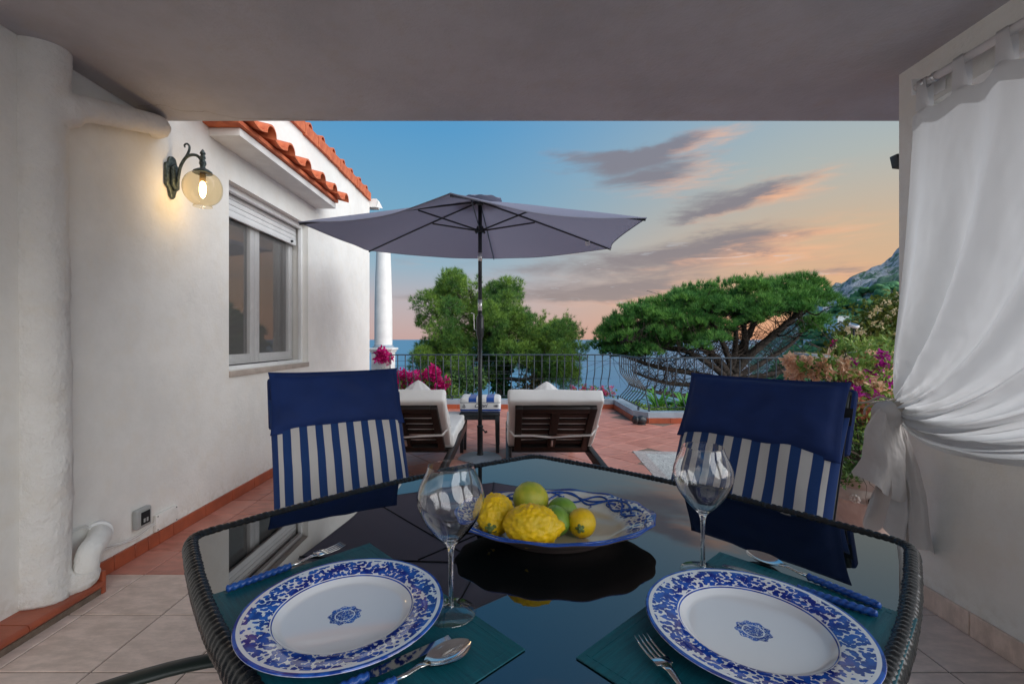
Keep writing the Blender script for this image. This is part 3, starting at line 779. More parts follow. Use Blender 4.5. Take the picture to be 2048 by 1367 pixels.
elb = bez([(-1.87,2.045,.08),(-1.868,2.048,.15),(-1.872,2.068,.205),(-1.888,2.12,.224),(-1.92,2.17,.228),(-1.958,2.205,.228)], 6)
lump('elbow', M['wall'], [(elb, .047, dict(seg=18))], .008, sm=3)
MB().tube([(-1.964,2.212,.228),(-1.946,2.196,.228)], .058, 24).ob('collar', M['paint'], chase, world=True, bevel=.003)
cab = thing('wall_cable', 'thin cream cables looping along the wall foot by the elbow', 'cable', (XL, 2.3, .08))
for dz_, off in ((0,0),(.012,.006)):
    MB().tube(bez([(XL+.006,2.0,.27+dz_),(XL+.012,2.08,.285+dz_),(XL+.01,2.16,.27+dz_),(XL+.05,2.17,.16+dz_),(XL+.02,2.24,.135+dz_),(XL+.016,2.36,.115+dz_-off),(XL+.012,2.45,.105+dz_),(XL+.012,2.58,.13+dz_)], 8), .0035, 6).ob('cable', M['cream'], cab, world=True, smooth=True)

# right porch wall with its big opening
rwall = thing('porch_wall', 'white low wall with open bay behind the curtain on the right', 'wall', (XR, 1, 0))
mb = MB().box((XR,-1.0,-.25), (XR+.17,2.13,.76)).box((XR,-.9,2.17), (XR+.17,2.13,CZ)).box((XR,1.985,.76), (XR+.17,2.13,2.17)).box((XR,-.9,.76), (XR+.17,-.6,2.17))
mb.ob('wall', M['wall'], rwall, world=True)
MB().box((XR-.02,-.6,.7605), (XR+.19,1.984,.785)).ob('sill', M['red_sill'], rwall, world=True, bevel=.004)
yy = 2.13
while yy > .3:
    MB().box((XR-.012,yy-.333+.002,.001), (XR,yy-.002,.093)).ob('skirting_tile', M['pinktile'], rwall, world=True, bevel=.002, bseg=1); yy -= .333

# ---- column beyond the rail
col = thing('column', 'white tapered column on square pedestal beyond the house corner', 'column', (-2.185, 8.2, -1.0))
prof = [(.156,2.045),(.155,2.4),(.152,2.8),(.142,3.2),(.128,3.6),(.116,3.9)]
MB().lathe([(0,2.04)]+prof+[(0,3.9)], 28).ob('shaft', M['cream'], col, autos=50)
MB().lathe([(0,3.80)]+[(.118,3.80),(.124,3.81),(.118,3.82),(.118,3.86),(.125,3.87),(.155,3.905),(.158,3.915),(0,3.915)], 28).ob('capital', M['cream'], col, autos=40)
MB().box((-.6,-.17,3.916), (.28,.17,3.98)).ob('beam', M['cream'], col, bevel=.006)
MB().lathe([(0,2.00),(.185,2.00),(.188,2.02),(.165,2.035),(.162,2.05),(0,2.05)], 28).ob('base_ring', M['kerb'], col, autos=40)
MB().box((-.17,-.17,-1), (.17,.17,1.92)).ob('pedestal', M['cream'], col, bevel=.004)
MB().box((-.19,-.19,1.921), (.19,.19,1.96)).box((-.215,-.215,1.961), (.215,.215,1.999)).ob('pedestal_cap', M['cream'], col, bevel=.006)

# ---- iron railing with belly balusters
rail = thing('iron_railing', 'grey iron railing with bellied balusters along the sea side', 'railing', (0, 7.7, .15))
RP = [Vector((XL+.03,7.70)), Vector((1.87,7.70)), Vector((1.87,6.50)), Vector((1.99,6.40)), Vector((5.4,6.40))]
ZR, ZB = .887, .205
MB().tube([(q.x,q.y,ZR) for q in RP], [(.006,.021)]*5, 4, flat=Vector((0,0,1))).ob('top_rail', M['iron'], rail, world=True)
MB().tube([(q.x,q.y,ZR+.008) for q in RP], [(.006,.012)]*5, 8, flat=Vector((0,0,1))).ob('hand_bar', M['iron'], rail, world=True)
MB().tube([(q.x,q.y,ZB) for q in RP], [(.005,.016)]*5, 4, flat=Vector((0,0,1))).ob('bottom_rail', M['iron'], rail, world=True)
def baluster_mesh():
    P = []
    for k in range(22):
        f = k/21; z_ = ZR-.005-(ZR-ZB+.0)*f
        o_ = .15*math.exp(-((f-.70)/.20)**2)-.15*math.exp(-((0-.70)/.20)**2)
        if f > .9: o_ *= max(0, 1-((f-.9)/.1)**1.5*.85)
        P.append((0, o_, z_))
    P += [(0,-.012,ZB+.008),(0,-.022,ZB+.024)]
    return MB().tube(P, [(.0085,.0085)]*len(P), 4, flat=Vector((1,0,0))).mesh('baluster', M['iron'])
bme = baluster_mesh()
for i in (0, 1, 3):
    a_, b_2 = RP[i], RP[i+1]; L = (b_2-a_).length; d_ = (b_2-a_).normalized(); k = round(L/.127)
    rz = {0: 0, 1: -math.pi/2, 3: 0}[i]
    for j in range(0 if i != 1 else 1, k+(1 if i == 3 else 0)):
        p_ = a_+d_*(L*j/k); q = link('baluster', bme, rail); q.location = (p_.x, p_.y-7.7, -.15); q.rotation_euler = (0,0,rz)
for q_ in (RP[1], RP[2], RP[3], Vector((-.9,7.70)), Vector((0.55,7.70)), Vector((3.6,6.40))):
    MB().box((q_.x-.012,q_.y-.012,.151), (q_.x+.012,q_.y+.012,ZB-.006)).ob('foot', M['iron'], rail, world=True)
for z_, x0, x1 in ((.78,-1.9,1.8),(.70,-1.9,.3),(.60,-1.0,.3),(.56,-1.0,.3),(.48,-1.9,1.8)):
    MB().tube([(x0,7.86,z_),(x1,7.86,z_)], .0028, 5).ob('wire', M['iron'], rail, world=True)
# ================================================================== TABLE
TC = (.078, .95); TZ = .742
table = thing('dining_table', 'black glass topped dining table with woven black rim', 'table', (TC[0], TC[1], 0))
Ac, Bc, Cc, Dc = Vector((.105,1.665)), Vector((-.69,.975)), Vector((.845,.935)), Vector((.05,.26))
def rimpath(inset, per=40, rad=.06):
    cs = [Ac, Bc, Dc, Cc]; ce = Vector(TC); P = []
    for i in range(4):
        p0, p1, p2 = cs[i-1], cs[i], cs[(i+1) % 4]
        # straight with a slight outward bow, then rounded corner
        d0 = (p1-p0).normalized(); d1 = (p2-p1).normalized(); L = (p1-p0).length
        nrm = Vector((d0.y, -d0.x)); 
        if nrm.dot((p0+p1)/2-ce) < 0: nrm = -nrm
        for k in range(per):
            t_ = k/per; s_ = rad+(L-2*rad)*t_
            q = p0+d0*s_; q = q+nrm*(.052*math.sin(math.pi*s_/L))
            P.append(q)
        a_ = p1-d0*rad; b_ = p1+d1*rad
        bow = .052*math.sin(math.pi*rad/L)
        n1 = Vector((d1.y, -d1.x)); n1 = n1 if n1.dot((p1+p2)/2-ce) > 0 else -n1
        a_ = a_+nrm*bow; b_ = b_+n1*bow; m_ = p1+(nrm+n1)*bow*.4
        for k in range(10):
            t_ = k/10; P.append(a_*(1-t_)**2+m_*2*t_*(1-t_)+b_*t_*t_)
    # resample evenly
    Q = P+[P[0]]; ds = [0]
    for a_, b_ in zip(Q[:-1], Q[1:]): ds.append(ds[-1]+(b_-a_).length)
    return Q, ds
Q, ds = rimpath(0)
def along(s_):
    s_ %= ds[-1]; i = min(np.searchsorted(ds, s_, side='right')-1, len(Q)-2); f = (s_-ds[i])/max(1e-9, ds[i+1]-ds[i]); return Q[i].lerp(Q[i+1], f)
def ring(nn, inset, z):
    P = [along(ds[-1]*k/nn) for k in range(nn)]; o_ = []
    for k in range(nn):
        T = (P[(k+1) % nn]-P[k-1]).normalized(); nr = Vector((T.y, -T.x))
        if nr.dot(P[k]-Vector(TC)) < 0: nr = -nr
        o_.append((P[k].x-nr.x*inset, P[k].y-nr.y*inset, z))
    return o_
gr = ring(160, .018, TZ); gl = ring(160, .018, TZ-.007)
MB().add(gr+gl, [tuple(range(160)), tuple(reversed(range(160, 320)))]+[(i, 160+i, 160+(i+1) % 160, (i+1) % 160) for i in range(160)]).ob('glass_top', M['tglass'], table, world=True)
NR = 1500; rc = ring(NR, .017, TZ-.015)
rp = random.Random(5); wr = [rp.uniform(-1, 1) for _ in range(400)]
def rf(i, a):
    ph = i/NR*300-a/(2*math.pi)*1.0; k = int(ph) % 300
    return 1+.13*abs(math.sin(math.pi*ph))**.55-.06+.035*wr[k]
MB().tube(rc, [(.0215,.0155)]*NR, 12, closed=True, flat=Vector((0,0,1)), rf=rf).ob('woven_rim', M['wicker'], table, world=True, smooth=True)
for cpt in (Ac, Bc, Cc, Dc):
    d_ = (Vector(TC)-cpt).normalized(); f_ = cpt+d_*.10; g_ = cpt+d_*.14
    MB().tube([(f_.x,f_.y,.70),(g_.x,g_.y,.012)], .019, 10).ob('leg', M['dark'], table, world=True, smooth=True)
ap = ring(80, .06, .70)
MB().tube(ap, [(.018,.009)]*80, 6, closed=True, flat=Vector((0,0,1))).ob('apron', M['dark'], table, world=True)

# ---- place mats
def placemat(P0, rz, label):
    t_ = MB().box((-.221,-.145,0), (.221,.145,.0022)).ob('placemat', M['teal'], None, bevel=.0009, bseg=1)
    t_.location = (*P0, TZ+.0003); t_.rotation_euler = (0,0,rz); t_['label'] = label; t_['category'] = 'placemat'; t_['group'] = 'place mats on the glass table'
    mb = MB()
    for sx in (-1, 1):
        for k in range(26):
            y_ = -.135+.27*k/25; mb.box((sx*.207-.0006,y_-.0035,.0022), (sx*.207+.0006,y_+.0035,.0027))
    for sy in (-1, 1):
        for k in range(40):
            x_ = -.2+.4*k/39; mb.box((x_-.0035,sy*.131-.0006,.0022), (x_+.0035,sy*.131+.0006,.0027))
    mb.ob('stitching', M['teal'], t_)
    return t_
placemat((-.231, .678), math.atan2(-.322,.305), 'teal place mat under the left plate')
placemat((.352, .643), math.atan2(.29,.318), 'teal place mat under the right plate')

# ---- plates
pl = mat('painted_china', (.70,.70,.71), .07, spec=.6); t = pl.node_tree; h = N(t); p = prin(pl); co = h.node('ShaderNodeTexCoord').outputs['Object']
ox, oy, oz = h.xyz(co); r_ = h.m('SQRT', h.m('ADD', h.m('MULTIPLY', ox, ox), h.m('MULTIPLY', oy, oy))); th_ = h.m('ARCTAN2', oy, ox)
wob = h.noise(co, 60, 3, .5, out=1); cow = h.node('ShaderNodeVectorMath', operation='MULTIPLY_ADD'); h.put(cow.inputs[0], wob); cow.inputs[1].default_value = (.010,.010,0); h.put(cow.inputs[2], co)
v1 = h.vor(cow.outputs[0], 82, 'F1'); v2 = h.vor(cow.outputs[0], 82, 'DISTANCE_TO_EDGE'); v3 = h.noise(co, 120, 3, .6)
v1b = h.vor(cow.outputs[0], 155, 'F1', rnd=.9); low_ = h.noise(co, 38, 3, .6)
flow = h.m('LESS_THAN', v1b, h.m('ADD', .62, h.m('MULTIPLY', h.m('SUBTRACT', low_, .5), .75)))
band = h.m('MULTIPLY', h.ss(r_, .0985, .0995), h.ss(r_, .1345, .1335))
line1 = h.m('MULTIPLY', h.ss(r_, .1385, .1392), h.ss(r_, .1436, .143)); line2 = h.m('MULTIPLY', h.ss(r_, .0958,.0962), h.ss(r_, .0978, .0974))
em_r = h.m('ADD', .0225, h.m('MULTIPLY', h.m('SINE', h.m('MULTIPLY', th_, 9)), .0016))
emb = h.m('MULTIPLY', h.m('LESS_THAN', r_, em_r), h.m('GREATER_THAN', h.m('ADD', h.vor(co, 230, 'DISTANCE_TO_EDGE'), h.m('MULTIPLY', h.noise(co, 260, 2), .2)), .13))
emb2 = h.m('MULTIPLY', emb, h.m('GREATER_THAN', h.m('ABSOLUTE', h.m('SUBTRACT', r_, .0135)), .0008))
tot_ = h.m('MAXIMUM', h.m('MAXIMUM', h.m('MULTIPLY', flow, band), h.m('MAXIMUM', line1, line2)), emb2)
blue = h.mix(h.ss(h.noise(co, 45, 3), .4, .6), (.004,.02,.22), (.015,.085,.42))
h.put(p.inputs['Base Color'], h.mix(tot_, (.68,.69,.71), blue))
M['plate'] = pl
def plate(c, rz, label):
    prof = [(0,.004),(.055,.004),(.058,0),(.062,0),(.064,.005),(.092,.0075),(.100,.016),(.142,.0215),(.1435,.0235),(.1425,.0255),(.138,.0255),(.101,.0205),(.097,.0185),(.090,.0115),(.082,.0098),(0,.0095)]
    o_ = MB().lathe(prof, 96).ob('dinner_plate', M['plate'], None, weld=True, autos=60)
    o_.location = (*c, TZ+.0026); o_.rotation_euler = (0,0,rz); o_['label'] = label; o_['category'] = 'plate'; o_['group'] = 'blue and white plates laid on the table'
plate((-.2367,.676), .4, 'round white plate with blue floral rim on the left place mat')
plate((.344,.640), 2.0, 'round white plate with blue floral rim on the right place mat')

# ---- wine glasses
def wineglass(c, label):
    outer = [(.0,.0012),(.036,.0),(.038,.0012),(.0375,.0025),(.022,.0050),(.008,.009),(.0045,.016),(.0036,.03),(.0035,.075),(.0042,.092),(.0065,.102),(.012,.109),(.026,.123),(.0405,.143),(.0490,.163),(.0505,.174),(.0490,.186),(.0440,.200),(.0385,.211),(.0352,.2205),(.0347,.2243)]
    inner = [(.0337,.2243),(.0342,.2205),(.0374,.211),(.0428,.200),(.0478,.186),(.0493,.174),(.0478,.163),(.0394,.144),(.025,.125),(.012,.1125),(.004,.1095),(0,.109)]
    def fine_(pr, lo):
        P = bez([(a_, 0, b_2) for a_, b_2 in pr], 3); return [(max(0, q.x), q.z) for q in P]
    prof = outer[:4]+fine_(outer[4:], 0)+fine_(inner, 0); prof[0] = (0, .0012); prof[-1] = (0, .109)
    full = prof; iS = min(range(len(full)), key=lambda k_: abs(full[k_][1]-.012)+(0 if k_ < 20 else 9)); iB = min(range(len(full)), key=lambda k_: abs(full[k_][1]-.105)+(0 if k_ < 40 else 9))
    t_ = thing('wine_glass', label, 'glass', (*c, TZ+.0028), 0, 'empty wine glasses')
    MB().lathe(full[:iS+1], 56).ob('foot', M['footglass'], t_, weld=True, autos=70)
    MB().lathe([(0,.0095)]+full[iS:iB+1]+[(0,.1045)], 32).ob('stem', M['wineglass'], t_, weld=True, autos=70)
    MB().lathe(full[iB:], 64).ob('bowl', M['wineglass'], t_, weld=True, autos=70)
wineglass((-.0835,.697), 'empty tulip wine glass beside the left plate')
wineglass((.350,.818), 'empty tulip wine glass behind the right plate')

# ---- cutlery, built along +y from the handle end
M['rope'] = mat('blue_rope_resin', (.012,.055,.25), .3, col2=(.02,.09,.33), vscale=70)
def handle(root, L=.105, r=.0056):
    n_ = 90
    MB().tube([(0, L*k/(n_-1), .0065) for k in range(n_)], [r*(.55 if k in (0, n_-1) else .8 if k in (1, n_-2) else 1) for k in range(n_)], 14,
        rf=lambda i, a: 1+.14*math.cos(a*2+i*.72)).ob('handle', M['rope'], root, smooth=True)
def cutlery(kind, p0, p1, z, label):
    # p0 handle end, p1 tip
    d_ = Vector(p1)-Vector(p0); rz = math.atan2(-d_.x, d_.y)
    t_ = thing(kind, label, kind, (*p0, TZ+.0025+z), rz, 'cutlery with blue twisted handles')
    handle(t_)
    if kind == 'spoon':
        MB().tube([(0,.104,.0065),(0,.118,.007),(0,.135,.0095),(0,.150,.0085)], [(.003,.0028),(.0022,.0034),(.0018,.0042),(.0016,.006)], 10).ob('neck', M['steel'], t_, smooth=True)
        def bowl(u, v, dz):
            yy = .146+.066*u; w = .0205*math.sin(math.pi*min(1, u*.93+.05))**.62*(1-.12*(.5-u)); a = (v-.5)*2
            return (a*w, yy, .0085-.0085*math.sin(math.pi*u)**.8*(1-a*a)+dz+.001*u)
        mb = MB().grid(lambda u, v: bowl(u, v, 0), 24, 15).grid(lambda u, v: bowl(u, v, -.0011), 24, 15)
        mb.ob('bowl', M['steel'], t_, smooth=True)
    elif kind == 'fork':
        MB().tube([(0,.104,.0065),(0,.118,.007),(0,.140,.011),(0,.152,.011)], [(.003,.0028),(.0018,.0034),(.0012,.005),(.0010,.009)], 10).ob('neck', M['steel'], t_, smooth=True)
        mb = MB().box((-.0115,.150,.0100), (.0115,.163,.0118))
        mb.ob('neck_plate', M['steel'], t_, bevel=.0006)
        for k in range(4):
            x_ = -.0096+.0064*k
            MB().tube([(x_,.160,.0109),(x_,.176,.0095),(x_,.192,.0105),(x_*.98,.206,.0135)], [(.0009,.0019),(.0009,.0018),(.0008,.0015),(.0005,.0006)], 8, flat=Vector((0,0,1))).ob('tine', M['steel'], t_, smooth=True)
    else:
        V = []; n_ = 16
        for k in range(n_):
            f = k/(n_-1); y_ = .104+.115*f; w0 = -.0075; w1 = .0075*(1-max(0, (f-.75)/.25)**2)*1.0
            if f < .05: w0, w1 = -.004, .004
            w1 = max(w1, w0+.001); V += [(w0, y_, .006), (w1, y_, .006), (w1, y_, .0066), (w0, y_, .0075)]
        F = [(i*4+j, i*4+(j+1) % 4, (i+1)*4+(j+1) % 4, (i+1)*4+j) for i in range(n_-1) for j in range(4)]+[(0,3,2,1), (n_*4-4, n_*4-3, n_*4-2, n_*4-1)]
        MB().add(V, F).ob('blade', M['steel'], t_)
    return t_
cutlery('fork', (-.4575,.752), (-.3195,.906), 0, 'fork lying left of the left plate, tines up')
def frm(tip, d, L): d = Vector(d).normalized(); return (tip[0]+d.x*L, tip[1]+d.y*L)
cutlery('spoon', frm((-.0485,.621), (-.77,-.64), .213), (-.0485,.621), 0, 'spoon at the near right of the left plate')
cutlery('knife', frm((-.075,.628), (-.80,-.60), .219), (-.075,.628), 0, 'knife between the left plate and its spoon')
cutlery('spoon', (.574,.704), (.4605,.889), 0, 'spoon with bowl beyond the right plate')
cutlery('knife', (.553,.684), frm((.553,.684), (-.72,.69), .2), 0, 'knife tucked between the right plate and its spoon')
cutlery('fork', frm((.1835,.626), (.26,-.97), .206), (.1835,.626), 0, 'fork near the front edge left of the right plate')

# ---- fruit platter
plat_m = mat('platter_glaze', (.66,.60,.47), .1, spec=.6); t = plat_m.node_tree; h = N(t); p = prin(plat_m); co = h.node('ShaderNodeTexCoord').outputs['Object']
ox, oy, oz = h.xyz(co); e_ = h.m('SQRT', h.m('ADD', h.m('POWER', h.m('DIVIDE', ox, .21), 2), h.m('POWER', h.m('DIVIDE', oy, .155), 2)))
edge_ = h.ss(e_, .955, .975); ends = h.m('MULTIPLY', h.ss(h.m('ABSOLUTE', ox), .125, .15), h.ss(e_, .68, .78))
side_ = h.m('MULTIPLY', h.ss(e_, .70, .76), .6)
ptn = h.m('GREATER_THAN', h.m('ADD', h.vor(co, 75, 'DISTANCE_TO_EDGE'), h.m('MULTIPLY', h.noise(co, 90, 3, .6), .35)), .30)
bl = h.mix(h.noise(co, 60, 3), (.01,.03,.20), (.03,.10,.38))
c_ = h.mix(h.ss(e_, .66, .72), (.60,.50,.33), (.68,.65,.58)); c_ = h.mix(h.m('MULTIPLY', ends, ptn), c_, bl); c_ = h.mix(edge_, c_, bl)
h.put(p.inputs['Base Color'], c_)
PC = (.102, .975)
platter = thing('platter', 'oval blue and cream ceramic platter carrying the lemons', 'platter', (*PC, TZ+.0005))
rw = lambda a, r, z: (1+(.012*math.cos(a*14)+.008*math.cos(a*5) if r > .2 else 0), .0015*math.cos(a*14+1) if r > .2 else 0)
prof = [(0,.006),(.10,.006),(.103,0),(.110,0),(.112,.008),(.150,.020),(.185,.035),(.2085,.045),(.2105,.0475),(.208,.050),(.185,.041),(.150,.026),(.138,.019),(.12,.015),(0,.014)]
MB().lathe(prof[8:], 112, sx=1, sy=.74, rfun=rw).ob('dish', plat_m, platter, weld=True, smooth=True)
MB().lathe(prof[:9], 112, sx=1, sy=.74, rfun=rw).ob('shaded_base', mat('base_shade', (.07,.05,.045), .6, var=.2), platter, weld=True, smooth=True)  # underside of the same dish, its shade put into a darker colour
def vine(ph, n0, amp, a0, a1, r0=.176):
    P = []; n_ = 90
    for k in range(n_):
        a = a0+(a1-a0)*k/(n_-1); r_ = r0+amp*math.sin(n0*a+ph); zz = np.interp(r_, [.138,.150,.185,.2085], [.020,.027,.042,.051])+.0006
        P.append((r_*math.cos(a), r_*.74*math.sin(a), zz))
    MB().tube(P, .0024, 6).ob('vine', M['blue_glaze'], platter, smooth=True)
vine(0, 9, .016, .15, 2.9); vine(2.2, 9, .017, .1, 2.95); vine(4.1, 7, .012, .2, 2.8, .182)
vine(1, 9, .007, 3.3, 6.1, .195)
for (a_, r_) in ((1.0,.150),(.62,.155),(1.35,.148),(2.2,.15)):
    P = [(( r_+.022*(1-k/8))*math.cos(a_+.10*math.sin(k*.7)), (r_+.022*(1-k/8))*.74*math.sin(a_+.10*math.sin(k*.7)), .0265+.015*(1-k/8)) for k in range(9)]
    MB().tube(P, [.0022*(1-.08*k) for k in range(9)], 6).ob('tendril', M['blue_glaze'], platter, smooth=True)
def fruit_mat(name, a, b, rough, bs=120, bd=.001, top=None):
    G = mat(name, a, rough, col2=b, vscale=34, bump=.9, bscale=520, bdist=.0012, spec=.5, detail=8); return G
M['lemon'] = fruit_mat('lemon_peel', (.80,.50,.006), (.62,.42,.01), .34)
M['lemong'] = fruit_mat('green_lemon_peel', (.30,.36,.03), (.46,.42,.03), .3)
M['lime'] = fruit_mat('lime_peel', (.12,.26,.03), (.20,.33,.04), .28)
M['calyx'] = mat('green_calyx', (.10,.14,.04), .7, var=.3)
def fruit(label, c, r, m, rough=0, nip=.15, yaw=0, pitch=0, cat='lemon', name='lemon', calyx=False, sx=1.25, seed=0):
    def f(d):
        q = 1
        if rough:
            v_ = noise.voronoi(d*6.5+Vector((seed,0,0)))[0]; q += rough*(.45-v_[0])*1.2+rough*.9*noise.fractal(d*4+Vector((seed,2,0)), 1, 2, 3)
        q += nip*math.exp(-((1-d.x)/.045)) + (nip*.35*math.exp(-((1+d.x)/.03)))
        return q
    nu, nv = (96, 64) if rough > .05 else (48, 32)
    t_ = thing(name, label, cat, c, 0, 'citrus fruit on the platter')
    mt = Matrix.Rotation(yaw, 4, 'Z') @ Matrix.Rotation(pitch, 4, 'Y')
    mb = MB().sphere((0,0,0), (r*sx, r, r), nu, nv, f)
    # sphere poles run along z: turn so the long axis is x
    mb.v = [tuple(mt @ Vector(q)) for q in mb.v]; mb.ob('peel', m, t_, smooth=True, weld=True)
    if calyx:
        mb = MB().sphere((-r*sx*1.02,0,0), (r*.10,r*.20,r*.20), 12, 8, lambda d: 1+.3*noise.noise(d*5)); mb.tube([(-r*sx*1.02,0,0),(-r*sx*1.2,.002,.001)], r*.07, 8)
        for k in range(5):
            a = k*1.257; mb.sphere((-r*sx*.99, r*.22*math.cos(a), r*.22*math.sin(a)), (r*.05, r*.12, r*.12), 8, 6)
        mb.v = [tuple(mt @ Vector(q)) for q in mb.v]; mb.ob('calyx', M['calyx'], t_, smooth=True)
pz = TZ+.015
def fpos(px, py, Y, z): return ((px-VX)/F0*Y, Y, z)
fruit('large knobbly yellow lemon at the front of the platter', (.050,.894,pz+.0405), .040, M['lemon'], .075, .20, -.12, 0, sx=1.35, seed=1)
fruit('knobbly yellow lemon with dark green stem end at left', (-.022,.955,pz+.040), .0385, M['lemon'], .075, .12, R(80), R(-16), calyx=True, sx=1.2, seed=4)
fruit('smooth yellow green lemon at the back, highest of the fruit', (.055,1.022,pz+.047), .0375, M['lemong'], .015, .04, R(25), R(20), sx=1.08, seed=7)
fruit('green lime beside the highest lemon', (.122,1.0,pz+.029), .0285, M['lime'], .01, .10, R(-20), 0, 'lime', 'lime', sx=1.15)
fruit('green lime half hidden behind the large lemon', (.101,.945,pz+.030), .0295, M['lime'], .01, .10, R(-55), 0, 'lime', 'lime', sx=1.15)
fruit('small round yellow lemon with its stem end towards the viewer at right', (.154,.935,pz+.0295), .0285, M['lemon'], .012, .05, R(75), R(0), calyx=True, sx=1.08, seed=2)

# ================================================================== CHAIRS
st_m = mat('striped_canvas', (.6,.57,.53), .85, bump=.4, bscale=7, bdist=.012, sheen=.1); t = st_m.node_tree; h = N(t); p = prin(st_m); co = h.node('ShaderNodeTexCoord').outputs['Object']
ox, oy, oz = h.xyz(co)
ph = h.m('FRACT', h.m('ADD', h.m('DIVIDE', h.m('ADD', ox, h.m('MULTIPLY', h.m('SUBTRACT', h.noise(co, 3, 2), .5), .012)), .0555), 10.25))
c_ = h.mix(h.ss(ph, .49, .51), (.50,.475,.45), (.0025,.032,.135)); c_ = h.mix(h.m('MULTIPLY', h.ss(ph, .985, 1.0), 1), c_, (.50,.475,.45))
c_ = h.mix(h.m('GREATER_THAN', h.m('ABSOLUTE', ox), .222), c_, (.003,.028,.13))
h.put(p.inputs['Base Color'], c_); M['stripe'] = st_m
def cushion(w, hgt, T, nu=34, nv=30, flange=.015, pw=5, wr=.0, corner=.012, seed=0):
    def f(u, v, s):
        a = u*2-1; b = v*2-1
        ia = min(1, abs(a)*(w/2)/(w/2-flange)); ib = min(1, abs(b)*(hgt/2)/(hgt/2-flange))
        t_ = T*max(0, (1-ia**pw))**.45*max(0, (1-ib**pw))**.45+.0025
        cx = 1+corner*abs(b)**4*abs(a)**3*2-.012*(1-b*b)*abs(a)**4; cz = 1+corner*abs(a)**4*abs(b)**3*3-.02*(1-a*a)*abs(b)**4
        wv = wr*noise.noise(Vector((a*3+seed, b*2.2, s*2)))*min(1, (t_/T)*2)
        return (a*w/2*cx, s*t_+wv, b*hgt/2*cz)
    mb = MB().grid(lambda u, v: f(u, v, 1), nu, nv).grid(lambda u, v: f(u, v, -1), nu, nv)
    # side band
    def rim(k):
        q = []
        for i in range(nu): q.append((i/(nu-1), 0))
        for j in range(1, nv): q.append((1, j/(nv-1)))
        for i in range(nu-2, -1, -1): q.append((i/(nu-1), 1))
        for j in range(nv-2, 0, -1): q.append((0, j/(nv-1)))
        return q
    q = rim(0); V = []
    for (u, v) in q: V += [f(u, v, 1), f(u, v, -1)]
    m_ = len(q); mb.add(V, [(2*i, 2*i+1, 2*((i+1) % m_)+1, 2*((i+1) % m_)) for i in range(m_)])
    return mb
def tilt(mb, c, ang):
    m_ = Matrix.Translation(c) @ Matrix.Rotation(ang, 4, 'X'); mb.v = [tuple(m_ @ Vector(q)) for q in mb.v]; return mb
M['frameg'] = mat('dark_green_frame', (.02,.028,.024), .45)
def make_chair(loc, rz, label, sd=0):
    t_ = thing('garden_chair', label, 'chair', loc, rz, 'garden chairs with blue striped cushions')
    A = R(24); tA = math.tan(A)
    yb = lambda z_: -.305-(z_-.82)*tA
    for s in (-1, 1):
        MB().tube(bez([(s*.222,-.13,.36),(s*.222,yb(.55)-.02,.55),(s*.222,yb(.86)-.02,.86),(s*.222,yb(1.0)-.02,1.0)], 5), (.013), 8).ob('back_post', M['frameg'], t_, smooth=True)
        MB().tube([(s*.25,.26,.37),(s*.25,.28,.012)], .0125, 8).ob('leg', M['frameg'], t_, smooth=True)
        MB().tube([(s*.25,-.14,.36),(s*.25,-.30,.012)], .0125, 8).ob('leg', M['frameg'], t_, smooth=True)
        MB().tube([(s*.235,-.15,.36),(s*.235,.26,.375)], .0125, 8).ob('seat_rail', M['frameg'], t_, smooth=True)
        MB().tube(bez([(s*.262,-.20,.54),(s*.268,-.10,.555),(s*.268,.12,.545),(s*.262,.25,.50),(s*.252,.268,.38)], 5), [(.009,.020)]*21, 8, flat=Vector((0,0,1))).ob('armrest', M['frameg'], t_, smooth=True)
    MB().tube([(-.222,yb(1.0)-.02,.998),(.222,yb(1.0)-.02,.998)], .0125, 8).ob('top_bar', M['frameg'], t_, smooth=True)
    tilt(MB().box((-.235,-.006,-.32), (.235,.0,.32)), (0,yb(.70)-.012,.70), A).ob('back_sling', M['black'], t_)
    MB().box((-.225,-.15,.372), (.225,.25,.378)).ob('seat_sling', M['black'], t_)
    m_ = cushion(.47, .44, .032, flange=.012, wr=.010, seed=sd); tilt(m_, (0,.045,.415), R(90)).ob('seat_cushion', M['stripe'], t_, smooth=True, weld=True)
    m_ = cushion(.485, .56, .030, nu=40, nv=40, flange=.008, wr=.006, seed=sd+3); tilt(m_, (0,yb(.67)+.028,.67), A).ob('back_cushion', M['stripe'], t_, smooth=True, weld=True)
    m_ = cushion(.482, .232, .036, nu=44, nv=30, flange=.014, pw=4.2, wr=.009, corner=.010, seed=sd+7); pil = tilt(m_, (0,yb(.925)+.046,.925), A-.0).ob('head_pillow', M['navy'], t_, smooth=True, weld=True)
    m_ = tilt(MB().box((-.244,-.02,-.10), (.244,.012,.10)), (0,yb(.92)-.03,.915), A).ob('pillow_flap', M['navy'], t_, bevel=.01)
    tilt(MB().box((-.004,-.001,-.026), (.03,.001,.026)), (-.246,yb(.93)+.01,.935), A).ob('care_tag', M['black'], pil)
    return t_
make_chair((-.493,1.539,0), R(-148.7), 'blue striped cushioned chair by the house wall, left of the table', 0)
make_chair((.566,1.297,0), R(128.6), 'blue striped cushioned chair in front of the flower pot, right of the table', 5)
make_chair((-.545,.575,0), R(-49), 'nearest chair at left, only its dark armrest showing beside the rim', 9)

